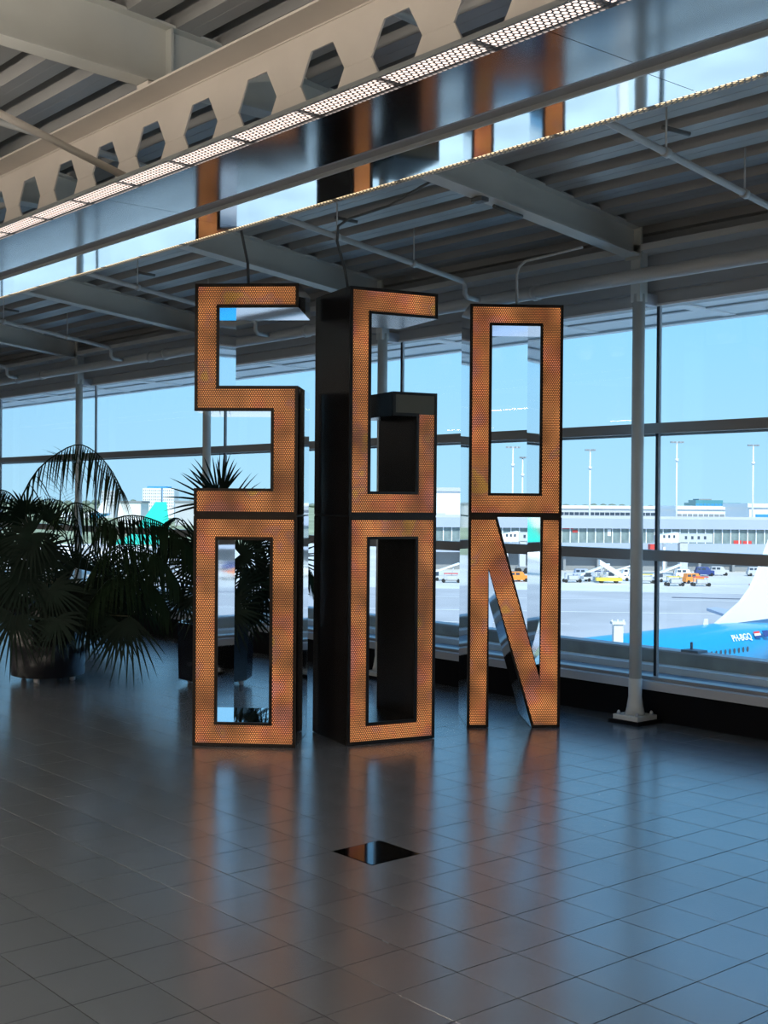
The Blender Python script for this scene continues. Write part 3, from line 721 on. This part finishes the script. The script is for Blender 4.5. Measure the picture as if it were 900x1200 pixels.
MB().tube([(0, 0, 0.5), (0.02, 0.02, 0.9), (0.03, 0.0, 1.3)], [0.03, 0.022, 0.015], 8).build('stem', M['stem'], P2)
b3 = Vector((-13.45, 6.45, 0.46)); D3 = 14.6
for cx, cy, od, dz, rr, spd in [(88, 665, (-0.5, -1), 0, 0.55, 240), (120, 672, (0.8, -0.5), 0.1, 0.55, 250), (105, 690, (0.3, 0.8), -0.3, 0.55, 270), (75, 690, (-0.6, 0.6), -0.2, 0.55, 270), (135, 692, (0.8, 0.5), 0, 0.5, 250), (100, 718, (0.2, 1), -0.4, 0.44, 200), (150, 675, (0.9, 0), 0.1, 0.45, 240)]:
    c = at(cx, cy, D3+dz); out = rt*od[0] + Vector((0, 0, -od[1])) - fw*random.uniform(-0.1, 0.35)
    fan(P3, c, out, rr, spd, 28, 0.2, 0.034, root=b3, tilt=tuple(-fw*0.9 + Vector((random.uniform(-0.4, 0.4), random.uniform(-0.4, 0.4), 0.4))))
pinnate(P3, [b3]+ap(D3, (105, 690, .1), (125, 650, .2), (155, 640, .2), (190, 655, .2), (210, 690, .2)), 0.4, start=0.35, n=40, hang=0.9, droop=0.5)

# ================================================================ OUTSIDE: THE AIRPORT
GZ = -11.31
def V(lat, dep, z=GZ):          # lateral / depth along the view direction, in metres
    p = rt*lat + fw*dep; return Vector((p.x, p.y, z))
def lat_of(xp, D): return (xp-450)/F_PX*D
VR = math.atan2(rt.y, rt.x)     # world angle of the view's lateral axis
ground = MB().box(-4000, 2500, 9.2, 4500, GZ-0.5, GZ).build('apron', M['concrete']); structure(ground)
def strip_on_ground(name, mat, l0, d0, l1, d1, w, z=0.02, parent=None):
    a, c = V(l0, d0), V(l1, d1); t = (c-a).normalized(); nrm = Vector((-t.y, t.x, 0))*w/2
    mb = MB(); zz = GZ+z
    mb.quadlist([(*(a-nrm).xy, zz), (*(c-nrm).xy, zz), (*(c+nrm).xy, zz), (*(a+nrm).xy, zz)], [(0, 1, 2, 3)])
    return mb.build(name, mat, parent)
asph = MB(); q = [V(-60, 60), V(140, 60), V(140, 168), V(-60, 196)]
asph.quadlist([(p.x, p.y, GZ+0.01) for p in q], [(0, 1, 2, 3)]); asph.build('taxi_lane', M['asphalt'], ground)
for l0, d0, l1, d1, w in ((-20, 152, 110, 140, 0.7), (-20, 118, 110, 108, 0.5), (-10, 136, 20, 133, 0.5), (10, 88, 70, 82, 0.5), (10, 101, 40, 98, 0.6), (-20, 172, 60, 165, 0.5), (-5, 127, 8, 128, 0.5), (26, 182, 70, 178, 0.6), (0, 205, 90, 200, 0.6)):
    strip_on_ground('lane_marking', M['line'], l0, d0, l1, d1, w, 0.03, ground)
strip_on_ground('drain_strip', M['line_dark'], 40, 172, 110, 157, 1.6, 0.03, ground)
gr = MB(); q = [V(-420, 300), V(-40, 300), V(-40, 700), V(-900, 700)]
gr.quadlist([(p.x, p.y, GZ+0.05) for p in q], [(0, 1, 2, 3)]); structure(gr.build('field', M['grass']))

fg = MB(); q = [V(-1500, 700), V(-40, 420), V(1200, 420), V(2200, 3600), V(-3600, 3600)]
fg.quadlist([(p.x, p.y, GZ+0.06) for p in q], [(0, 1, 2, 3, 4)]); structure(fg.build('far_field', M['grass']))

# ---- aircraft
def aircraft(name, label, body_mat, fin_mat, rear_mat, loc, ang, wing_mat, detail=False):
    r = empty(name, loc, ang); tag(r, label, 'aircraft')       # nose along -X, origin on the ground under the nose
    zc, rad = 3.35, 1.9
    def fus(name, s0, s1, mat):
        prof = []
        N = 18
        for i in range(N+1):
            s = s0+(s1-s0)*i/N
            if s < 4: k = math.sqrt(max(0.0, 1-((4-s)/4)**2))*1.0; dz = -0.35*(1-k)
            elif s > 22.5: t = (s-22.5)/11; k = 1-0.92*t**1.25; dz = 1.0*t**1.2
            else: k = 1; dz = 0
            prof.append((s, max(0.02, k*rad), zc+dz))
        mb = MB(); n = 28; vs = []; fs = []
        for s, k, z in prof:
            for j in range(n):
                a = 2*math.pi*j/n; vs.append((s, k*math.sin(a), z+k*math.cos(a)*1.03))
        for i in range(N):
            for j in range(n): fs.append((i*n+j, i*n+(j+1) % n, (i+1)*n+(j+1) % n, (i+1)*n+j))
        mb.quadlist(vs, fs, True); return mb.build(name, mat, r)
    fu = fus('fuselage', 0, 22.5, body_mat); fus('tail_cone', 22.5, 33.5, rear_mat)
    def plate(name, pts, th, mat, axis='y'):
        n = len(pts); mb = MB()
        if axis == 'y': vs = [(s, -th, z) for s, z in pts] + [(s, th, z) for s, z in pts]
        else: vs = [(s, yy, z-th) for s, yy, z in pts] + [(s, yy, z+th) for s, yy, z in pts]
        mb.quadlist(vs, [tuple(range(n)), tuple(range(2*n-1, n-1, -1))] + [(i, i+n, (i+1) % n+n, (i+1) % n) for i in range(n)])
        return mb.build(name, mat, r)
    ct = zc+rad*1.03
    plate('tail_fin', [(21.8, ct-0.12), (23.4, ct+0.55), (25.0, ct+1.25), (26.2, ct+2.1), (27.0, ct+3.0), (30.0, ct+7.3), (31.9, ct+7.3), (32.4, ct+3.0), (32.0, ct+0.0)], 0.16, fin_mat)
    for s in (-1, 1):
        plate('tailplane', [(28.5, s*0.8, 4.6), (31.9, s*7.0, 5.2), (33.2, s*7.0, 5.2), (32.4, s*0.6, 4.6)], 0.10, wing_mat, 'z')
        plate('wing', [(11.0, s*1.6, 2.4), (17.5, s*17.0, 3.6), (19.3, s*17.0, 3.6), (18.3, s*1.6, 2.4)], 0.16, wing_mat, 'z')
        w = MB(); y0 = s*17.0
        w.quadlist([(17.5, y0, 3.6), (19.3, y0, 3.6), (20.6, y0+s*0.5, 6.0), (19.9, y0+s*0.5, 6.0), (17.5, y0+s*0.12, 3.6), (19.3, y0+s*0.12, 3.6), (20.6, y0+s*0.6, 6.0), (19.9, y0+s*0.6, 6.0)], [(0, 1, 2, 3), (7, 6, 5, 4), (0, 3, 7, 4), (1, 5, 6, 2), (3, 2, 6, 7)])
        w.build('winglet', wing_mat, r)
        e_ = MB(); e_.v = []; prof = [(0.55, 0), (0.95, 0.3), (1.0, 2.2), (0.55, 3.6)]
        n = 16; vs = []; fs = []
        for rr, s_ in prof:
            for j in range(n): vs.append((9.8+s_, s*4.9+rr*math.sin(2*math.pi*j/n), 1.55+rr*math.cos(2*math.pi*j/n)))
        for i in range(3):
            for j in range(n): fs.append((i*n+j, i*n+(j+1) % n, (i+1)*n+(j+1) % n, (i+1)*n+j))
        e_.quadlist(vs, fs, True); e_.build('engine', M['lightgrey'], r)
        for k, xw in enumerate((15.5,)):
            t = MB(); t.tube([(xw, s*2.9-0.2, 0.56), (xw, s*2.9+0.2, 0.56)], 0.56, 14).build('wheel', M['tyre'], r)
            MB().tube([(xw, s*2.9, 0.5), (xw, s*2.6, 2.3)], 0.13, 8).build('gear_leg', M['lightgrey'], r)
    MB().tube([(4.2, -0.2, 0.4), (4.2, 0.2, 0.4)], 0.4, 14).build('wheel', M['tyre'], r)
    MB().tube([(4.2, 0, 0.4), (4.2, 0, 1.7)], 0.11, 8).build('gear_leg', M['lightgrey'], r)
    for s in (-1, 1):
        wm = MB(); yy = s*rad*0.975
        ov = [(0.13*math.cos(2*math.pi*k/8), 0.19*math.sin(2*math.pi*k/8)) for k in range(8)]
        wm.quadlist([(a, 0, c) for a, c in ov], [tuple(range(8))]); me = wm.mesh('cabin_window'); me.materials.append(M['pane'])
        for k in range(34):
            s_ = 5.6+k*0.52
            link_mesh('cabin_window', me, fu, (s_, s*(rad*0.985+0.01), zc+0.42))
    return r
# blue aircraft parked nose-in to the right
d_n = Vector((-9.7, -9.0)).normalized()           # nose direction (lateral, depth)
pn = V(lat_of(840, 80)+d_n.x*22, 80+d_n.y*22)
ang_a = math.atan2((rt*(-d_n.x)+fw*(-d_n.y)).y, (rt*(-d_n.x)+fw*(-d_n.y)).x)
A1 = aircraft('passenger_aircraft', 'bright blue passenger aircraft with a white tail fin parked below the window', M['airblue'], M['airwhite'], M['airblue'], pn, ang_a, M['bluegrey'])
MB().quadlist([(0, -0.04, 0), (0.5, -0.04, 0), (0.42, -0.04, 0.42), (0.14, -0.04, 0.42), (0, 0.04, 0), (0.5, 0.04, 0), (0.42, 0.04, 0.42), (0.14, 0.04, 0.42)], [(0, 1, 2, 3), (7, 6, 5, 4), (0, 3, 7, 4), (1, 5, 6, 2), (3, 2, 6, 7)]).build('antenna', M['airwhite'], A1).location = (20.6, 0, 5.25)
def text_part(txt, size, mat, parent, loc, rot, name):
    c = bpy.data.curves.new(name, 'FONT'); c.body = txt; c.size = size; c.extrude = 0.005; c.offset = 0.012
    o = bpy.data.objects.new(name, c); COL.objects.link(o); bpy.context.view_layer.update()
    me = bpy.data.meshes.new_from_object(o.evaluated_get(bpy.context.evaluated_depsgraph_get()))
    COL.objects.unlink(o); bpy.data.objects.remove(o)
    me.materials.clear(); me.materials.append(mat)
    return link_mesh(name, me, parent, loc, rot)
# registration on the flank that faces the window (that side is +Y of the aircraft)
th = R(38)
zz, yy = 3.35+1.9*1.03*math.sin(th), 1.9*math.cos(th)+0.03
def flank(s, t):        # point on the flank, s along the fuselage, t radians up from the horizontal
    return (s, (1.9*math.cos(t)+0.03), 3.35+1.9*1.03*math.sin(t))
sgn = 1 if (A1.matrix_basis.to_3x3() @ Vector((0, 1, 0))).dot(fw) < 0 else -1
fx = lambda p: (p[0], p[1]*sgn, p[2])
rotz = math.pi if sgn > 0 else 0.0
text_part('PH-BGQ', 0.62, M['airwhite'], A1, fx(flank(21.4 if sgn < 0 else 24.2, R(30))), (R(90)-R(30) if sgn < 0 else R(90)-R(30), 0, rotz), 'registration_lettering')
# flags beside the registration
fs0 = 21.15 if sgn > 0 else 24.5
for k, mats in enumerate((('red', 'airwhite', 'navy'), ('navy',))):
    fl = empty('flag_mark'); fl.parent = A1
    for j, mt in enumerate(mats):
        h = 0.45/len(mats); t0 = R(31)
        p = fx(flank(fs0-k*1.05*(1 if sgn > 0 else -1)-(0 if sgn > 0 else -0.0), t0))
        o = MB().box(-0.36, 0.36, -0.012, 0.012, 0.45-(j+1)*h, 0.45-j*h).build('flag_stripe' if len(mats) > 1 else 'flag_field', M[mt], fl)
        o.location = p; o.rotation_euler = (R(30)*sgn, 0, 0)

# teal-tailed aircraft on the left, and a far one
pt = V(lat_of(191, 215)-30.8, 215-5.5)
dv = rt*1.0 + fw*0.18
aircraft('passenger_aircraft', 'white passenger aircraft with a turquoise tail fin seen through the palms', M['airwhite'], M['airteal'], M['airwhite'], pt, math.atan2(dv.y, dv.x), M['lightgrey'])
pf = V(lat_of(128, 700)-33, 700)
aircraft('passenger_aircraft', 'far white aircraft with a blue tail near the low grey building', M['airwhite'], M['airwhite'], M['airblue'], pf, math.atan2(rt.y, rt.x), M['lightgrey'])

# ---- pier building with a strip of windows
def vframe(name, lat, dep, z=GZ): return empty(name, V(lat, dep, z), VR)
DP = 238.0
pr = vframe('pier_building', lat_of(490, DP), DP); tag(pr, 'long blue-grey airport pier with a strip of windows across the apron', 'building')
LP = lat_of(1010, DP)-lat_of(490, DP)
zpx = lambda y, D: EYE + (587.5-y)/F_PX*D - GZ       # height above the apron for a picture row
h0, h1, h2, h3, h4 = zpx(658, DP), zpx(646, DP), zpx(634, DP), zpx(617, DP), zpx(605.5, DP)
box_obj('roof_fascia', M['bluegrey'], (0, LP, -0.8, 24, h3, h4), pr)
box_obj('sill_fascia', M['bluegrey'], (0, LP, -0.8, 24, h1, h2), pr)
box_obj('recess_wall', M['pane'], (0, LP, 1.2, 24, h2, h3), pr)
box_obj('undercroft', M['midgrey'], (0, LP, 2.0, 24, 0, h1), pr)
pw = 1.62; npn = int(LP/pw)
pm = MB().box(0.09, pw-0.09, 0.0, 0.08, h2, h3).mesh('window_pane'); pm.materials.append(M['pierglass'])
mm = MB().box(-0.09, 0.09, -0.15, 0.2, h2, h3).mesh('window_post'); mm.materials.append(M['white'])
for k in range(npn):
    link_mesh('window_pane', pm, pr, (k*pw, 0, 0)); link_mesh('window_post', mm, pr, (k*pw, 0, 0))
for k in range(int(LP/6.5)): box_obj('support_post', M['midgrey'], (k*6.5+2, k*6.5+2.5, 0.6, 1.1, 0, h1), pr)
for xa, xb, mt, za, zb in ((860, 869, 'red', 634, 630), (871, 881, 'red', 634, 630.5), (655, 672, 'red', 618, 615.5), (671, 677, 'red', 622, 619), (712, 716, 'white', 626, 618)):
    l0 = lat_of(xa, DP)-lat_of(490, DP); l1 = lat_of(xb, DP)-lat_of(490, DP)
    box_obj('interior_sign', M[mt], (l0, l1, -0.12, -0.04, zpx(za, DP), zpx(zb, DP)), pr)
box_obj('roof_rail', M['lightgrey'], (0, LP, 0, 0.3, h4, h4+0.5), pr)

# ---- buildings behind the pier
def block(name, label, xa, xb, ya, yb, D, mat, roof=None, deep=20, group=None):
    r = vframe(name, lat_of(xa, D), D); L_ = lat_of(xb, D)-lat_of(xa, D); ht_ = zpx(ya, D)
    box_obj('walls', M[mat], (0, L_, 0, deep, 0, ht_), r)
    if roof: box_obj('roof', M[roof], (-0.5, L_+0.5, -0.5, deep+0.5, ht_, ht_+0.9), r)
    tag(r, label, 'building', group); return r, L_, ht_
def window_rows(r, L_, z0, z1, nx, nz, mat, fill=0.6, y=-0.1):
    wx, wz = L_/nx, (z1-z0)/nz
    me = MB().box(wx*(1-fill)/2, wx*(1+fill)/2, y, 0.05, wz*(1-fill)/2, wz*(1+fill)/2).mesh('window'); me.materials.append(M[mat])
    for i in range(nx):
        for j in range(nz): link_mesh('window', me, r, (i*wx, 0, z0+j*wz))
r, L_, ht_ = block('terminal_hall', 'long low white terminal with a dark window band beyond the pier', 655, 798, 594, 0, 360, 'lightgrey', 'white')
window_rows(r, L_, zpx(602, 360), zpx(598, 360), 24, 1, 'pane', 0.85)
r, L_, ht_ = block('terminal_hall', 'white flat-roofed terminal with a grey window band below the teal office', 793, 868, 594, 0, 318, 'white', 'white')
window_rows(r, L_, zpx(602.5, 318), zpx(599, 318), 12, 1, 'midgrey', 0.85)
r, L_, ht_ = block('office_building', 'teal glass office building with a stepped roof behind the terminals', 815, 868, 586, 0, 520, 'tealglass')
box_obj('roof_box', M['midgrey'], (L_*0.1, L_*0.38, 2, 12, ht_, ht_+1.6), r); box_obj('roof_box', M['tealglass'], (L_*0.02, L_*0.62, 1, 14, ht_-0.1, ht_+1.1), r)
window_rows(r, L_, ht_*0.45, ht_, 12, 2, 'blueglass', 0.8)
r, L_, ht_ = block('office_building', 'small grey-blue office block beside the teal office', 866, 878, 590, 0, 560, 'bluegrey'); window_rows(r, L_, ht_*0.5, ht_, 3, 3, 'pane', 0.6)
r, L_, ht_ = block('hangar', 'white hangar with a wide blue glazed front beyond the pier', 878, 960, 591, 0, 284, 'white', 'white')
box_obj('glazed_front', M['blueglass'], (L_*0.09, L_*0.95, -0.15, 0.0, zpx(606, 284), zpx(599, 284)), r)
r, L_, ht_ = block('hangar', 'large plain white hangar seen between the letters G and N', 500, 544, 575, 0, 300, 'white', 'lightgrey')
box_obj('hangar_door', M['lightgrey'], (L_*0.12, L_*0.5, -0.15, 0.0, 0, ht_*0.66), r)
r, L_, ht_ = block('hotel', 'white high hotel with a dense grid of small windows', 167, 188.5, 574, 0, 880, 'hotelwhite')
window_rows(r, L_, ht_*0.35, ht_*0.97, 9, 6, 'midgrey', 0.42)
l2 = lat_of(190.5, 880)-lat_of(167, 880); l3 = lat_of(204, 880)-lat_of(167, 880)
box_obj('wing', M['hotelwhite'], (l2, l3, 0, 20, 0, ht_), r)
box_obj('link', M['blueglass'], (L_, l2, 4, 16, 0, ht_), r)
for i in range(6):
    for j in range(6): box_obj('window', M['midgrey'], (l2+(l3-l2)*(i+0.28)/6, l2+(l3-l2)*(i+0.72)/6, -0.1, 0.05, ht_*(0.35+0.62*(j+0.28)/6), ht_*(0.35+0.62*(j+0.72)/6)), r)
box_obj('roof_sign', M['blueglass'], (L_*0.2, L_*1.5, 3, 6, ht_, ht_+1.3), r)
r, L_, ht_ = block('office_building', 'low grey office building standing apart from the white hotel', 118.5, 134, 577, 0, 860, 'lightgrey'); window_rows(r, L_, ht_*0.4, ht_*0.98, 6, 5, 'midgrey', 0.55)
for k, (xa, xb, ya, D, mt) in enumerate(((205, 232, 590.5, 620, 'lightgrey'), (138, 165, 591.5, 600, 'white'))):
    r, L_, ht_ = block('low_shed', ('long low grey shed beside the white hotel', 'long low white shed between the hotel and the low grey office')[k], xa, xb, ya, 0, D, mt, 'midgrey')
# ---- tree line on the horizon
tcount = 0
for k in range(88):
    xp = -30 + k*11 + random.uniform(-1, 1); D = (2400, 2600)[k % 2] + random.uniform(-8, 8)
    if 500 < xp < 545: continue
    t = empty('tree', V(lat_of(xp, D), D)); tag(t, 'small grey-green tree in the far line along the horizon', 'tree', 'far trees along the horizon')
    hgt = zpx(random.uniform(587.2, 590.5), D); w_ = random.uniform(13.0, 17.0)
    mb = MB(); n = 9; m_ = 6; vs = []; fs = []
    for i in range(m_+1):
        ph = math.pi*i/m_
        for j in range(n):
            a_ = 2*math.pi*j/n; q_ = random.uniform(0.8, 1.15)
            vs.append((w_*0.6*math.sin(ph)*math.cos(a_)*q_, w_*0.6*math.sin(ph)*math.sin(a_)*q_, hgt*0.5+hgt*0.5*-math.cos(ph)*random.uniform(0.92, 1.05)))
    for i in range(m_):
        for j in range(n): fs.append((i*n+j, i*n+(j+1) % n, (i+1)*n+(j+1) % n, (i+1)*n+j))
    mb.quadlist(vs, fs, True); mb.build('crown', M['tree'], t)
    MB().tube([(0, 0, 0), (0, 0, hgt*0.4)], 0.4, 6).build('trunk', M['stem'], t)
# ---- floodlight masts
def mast(xp, ytop, D, label, arms):
    r = empty('floodlight_mast', V(lat_of(xp, D), D), VR); H = zpx(ytop, D); tag(r, label, 'light mast')
    MB().tube([(0, 0, 0), (0, 0, H)], [0.26, 0.15], 10).build('pole', M['white'], r)
    box_obj('head_bar', M['lightgrey'], (-arms, arms, -0.2, 0.2, H-0.15, H+0.15), r)
    for s_ in (-1, -0.4, 0.4, 1): box_obj('lamp_head', M['midgrey'], (s_*arms-0.25, s_*arms+0.25, -0.4, 0.2, H-0.15, H+0.2), r)
    MB().tube([(0, 0, H-4.2), (0, 0, H-3.6)], 0.4, 10).build('collar', M['white'], r)
mast(691, 525.5, 274, 'tall white floodlight mast behind the pier beside letter O', 0.9)
mast(792.5, 515.5, 274, 'tallest white floodlight mast with a wide head, beside the window column', 1.2)
mast(882, 518.5, 276, 'tall white floodlight mast in front of the hangar with blue front', 1.0)
mast(600.5, 523, 274, 'floodlight mast with a wide head seen through the letter O', 1.3)
mast(612, 535, 278, 'slimmer floodlight mast beside the wide-headed one in letter O', 0.5)
# ---- white boarding bridges at the pier
def bridge(xa, xb, D, label):
    r = vframe('boarding_bridge', lat_of(xa, D), D); tag(r, label, 'boarding bridge'); L_ = lat_of(xb, D)-lat_of(xa, D)
    zt0, zb0 = zpx(621, D), zpx(633.5, D)
    MB().quadlist([(0, 0, zb0), (L_*0.38, 0, zb0), (L_*0.38, 3.2, zb0), (0, 3.2, zb0), (0, 0, zt0-0.6), (L_*0.38, 0, zt0), (L_*0.38, 3.2, zt0), (0, 3.2, zt0-0.6)], [(0, 3, 2, 1), (4, 5, 6, 7), (0, 1, 5, 4), (1, 2, 6, 5), (2, 3, 7, 6), (3, 0, 4, 7)]).build('cabin', M['white'], r)
    box_obj('tunnel', M['lightgrey'], (L_*0.38, L_, 0.4, 2.8, zb0+0.15, zt0-0.25), r)
    for k in range(3): box_obj('cabin_window', M['pane'], (L_*(0.10+0.09*k), L_*(0.10+0.09*k)+0.35, -0.06, 0.1, zb0+0.9, zb0+1.4), r)
    for k in range(4): box_obj('tunnel_window', M['pane'], (L_*(0.50+0.115*k), L_*(0.50+0.115*k)+0.4, 0.34, 0.5, zb0+0.7, zb0+1.25), r)
    box_obj('support_leg', M['white'], (L_*0.12, L_*0.16, 0.8, 1.4, 0.6, zb0), r); box_obj('lift_column', M['lightgrey'], (L_*0.42, L_*0.56, 0.6, 2.4, 1.2, zb0), r)
    box_obj('wheel_frame', M['midgrey'], (L_*0.36, L_*0.62, 0.5, 2.5, 0.5, 1.3), r)
    for s_ in (0.40, 0.58): MB().tube([(L_*s_, 0.4, 0.55), (L_*s_, 2.6, 0.55)], 0.55, 12).build('wheel', M['tyre'], r)
    box_obj('red_panel', M['red'], (-1.2, -0.1, 0.5, 2.5, zb0-1.6, zb0-0.3), r)
bridge(771, 836, 222, 'white boarding bridge with round-cornered cabin at the pier beside the column')
bridge(588, 640, 226, 'white boarding bridge at the pier seen through the letter N')
# ---- ground vehicles on the apron
def vehicle(kind, xp, D, colour, label, ang=0.0):
    r = empty(kind, V(lat_of(xp, D), D), VR+ang); tag(r, label, 'ground vehicle', None); m = M[colour]; r.scale = (0.7, 0.7, 0.75)
    if kind == 'belt_loader':
        box_obj('chassis', m, (-3.2, 3.2, -0.9, 0.9, 0.5, 1.1), r); box_obj('cab', M['pane'], (-2.6, -1.3, -0.9, 0.2, 1.1, 2.0), r)
        MB().quadlist([(-3.8, -0.6, 1.3), (3.8, -0.6, 3.6), (3.8, 0.6, 3.6), (-3.8, 0.6, 1.3), (-3.8, -0.6, 1.6), (3.8, -0.6, 3.95), (3.8, 0.6, 3.95), (-3.8, 0.6, 1.6)], [(0, 3, 2, 1), (4, 5, 6, 7), (0, 1, 5, 4), (1, 2, 6, 5), (2, 3, 7, 6), (3, 0, 4, 7)]).build('conveyor', M['white'], r)
        MB().tube([(2.0, 0, 1.0), (2.6, 0, 3.2)], 0.14, 8).build('lift_arm', M['lightgrey'], r)
    elif kind == 'passenger_stairs':
        box_obj('chassis', m, (-3.0, 3.0, -1, 1, 0.5, 1.2), r)
        MB().quadlist([(-3.4, -0.9, 0.8), (2.2, -0.9, 4.0), (2.2, 0.9, 4.0), (-3.4, 0.9, 0.8), (-3.4, -0.9, 1.9), (2.2, -0.9, 5.1), (2.2, 0.9, 5.1), (-3.4, 0.9, 1.9)], [(0, 3, 2, 1), (4, 5, 6, 7), (0, 1, 5, 4), (1, 2, 6, 5), (2, 3, 7, 6), (3, 0, 4, 7)]).build('stair_flight', M['white'], r)
        MB().tube([(1.8, 0.7, 1.0), (1.8, 0.7, 4.1)], 0.14, 8).build('prop', M['lightgrey'], r); MB().tube([(2.2, -0.7, 1.0), (0.2, -0.7, 3.0)], 0.14, 8).build('prop', M['lightgrey'], r)
    elif kind == 'baggage_cart':
        box_obj('deck', M['midgrey'], (-1.6, 1.6, -0.8, 0.8, 0.45, 0.65), r); box_obj('canopy', m, (-1.6, 1.6, -0.8, 0.8, 1.9, 2.05), r)
        for a_ in (-1.5, 1.5):
            for c_ in (-0.7, 0.7): box_obj('post', M['lightgrey'], (a_-0.06, a_+0.06, c_-0.06, c_+0.06, 0.65, 1.9), r)
        box_obj('curtain', M['lightgrey'], (-0.9, 1.4, -0.6, 0.6, 0.65, 1.5), r)
    else:
        box_obj('body', m, (-2.4, 2.4, -0.95, 0.95, 0.4, 1.35), r)
        MB().quadlist([(-2.2, -0.9, 1.35), (1.5, -0.9, 1.35), (1.5, 0.9, 1.35), (-2.2, 0.9, 1.35), (-2.0, -0.8, 2.2), (0.9, -0.8, 2.2), (0.9, 0.8, 2.2), (-2.0, 0.8, 2.2)], [(0, 3, 2, 1), (4, 5, 6, 7), (0, 1, 5, 4), (1, 2, 6, 5), (2, 3, 7, 6), (3, 0, 4, 7)]).build('cabin', m, r)
        for a_ in (-1.5, -0.3): box_obj('side_window', M['pane'], (a_-0.45, a_+0.45, -0.93, -0.80, 1.5, 2.0), r)
    for a_ in (-1.7, 1.7):
        for c_ in (-0.85, 0.85): MB().tube([(a_, c_-0.1, 0.4), (a_, c_+0.1, 0.4)], 0.4, 12).build('wheel', M['tyre'], r)
for v in (('baggage_cart', 671, 203, 'lightgrey', 'grey roofed baggage cart at the end of the vehicle row by the pier', 0.2), ('service_van', 684, 214, 'bluegrey', 'blue-grey service van parked behind the baggage cart', 0.1), ('belt_loader', 697, 206, 'lightgrey', 'grey belt loader with raised white conveyor among apron vehicles', 0.3),
          ('passenger_stairs', 714, 202, 'yellow', 'white mobile passenger stairs on a yellow chassis on the apron', math.pi), ('baggage_cart', 706, 210, 'navy', 'navy roofed baggage cart behind the mobile stairs', 0.4), ('belt_loader', 727, 208, 'white', 'white belt loader with raised conveyor beside the mobile stairs', -0.2), ('service_van', 740, 216, 'white', 'white service van parked behind the white belt loader', 0.1),
          ('baggage_cart', 757, 202, 'yellow', 'yellow roofed baggage cart between the column and the mullion', 0.0), ('belt_loader', 781, 206, 'lightgrey', 'grey belt loader under the white boarding bridge', 0.3), ('baggage_cart', 791, 196, 'yellow', 'yellow roofed baggage cart below the boarding bridge', 0.1), ('service_van', 803, 216, 'white', 'white service van beside the orange tug under the bridge', 0.0), ('service_van', 813, 203, 'orange', 'orange tug in front of the pier beside the boarding bridge', 0.3), ('baggage_cart', 822, 196, 'red', 'red roofed baggage cart next to the orange tug', 0.0),
          ('service_van', 826, 224, 'navy', 'navy van parked against the pier undercroft', 0.0), ('service_van', 843, 226, 'lightgrey', 'grey van alone against the pier undercroft', 0.0), ('service_van', 887, 225, 'lightgrey', 'grey van by the pier close to the white tail fin', 0.0), ('baggage_cart', 889, 178, 'red', 'red roofed baggage cart standing alone on the apron near the fin', 0.2),
          ('belt_loader', 520, 205, 'lightgrey', 'grey belt loader seen between letters G and N', 0.2), ('baggage_cart', 529, 200, 'red', 'red roofed baggage cart seen between letters G and N', 0.0), ('service_van', 608, 204, 'orange', 'orange tug seen through the letter N', 0.1), ('baggage_cart', 600, 206, 'white', 'white roofed baggage cart seen through the letter N', 0.1)):
    vehicle(*v)
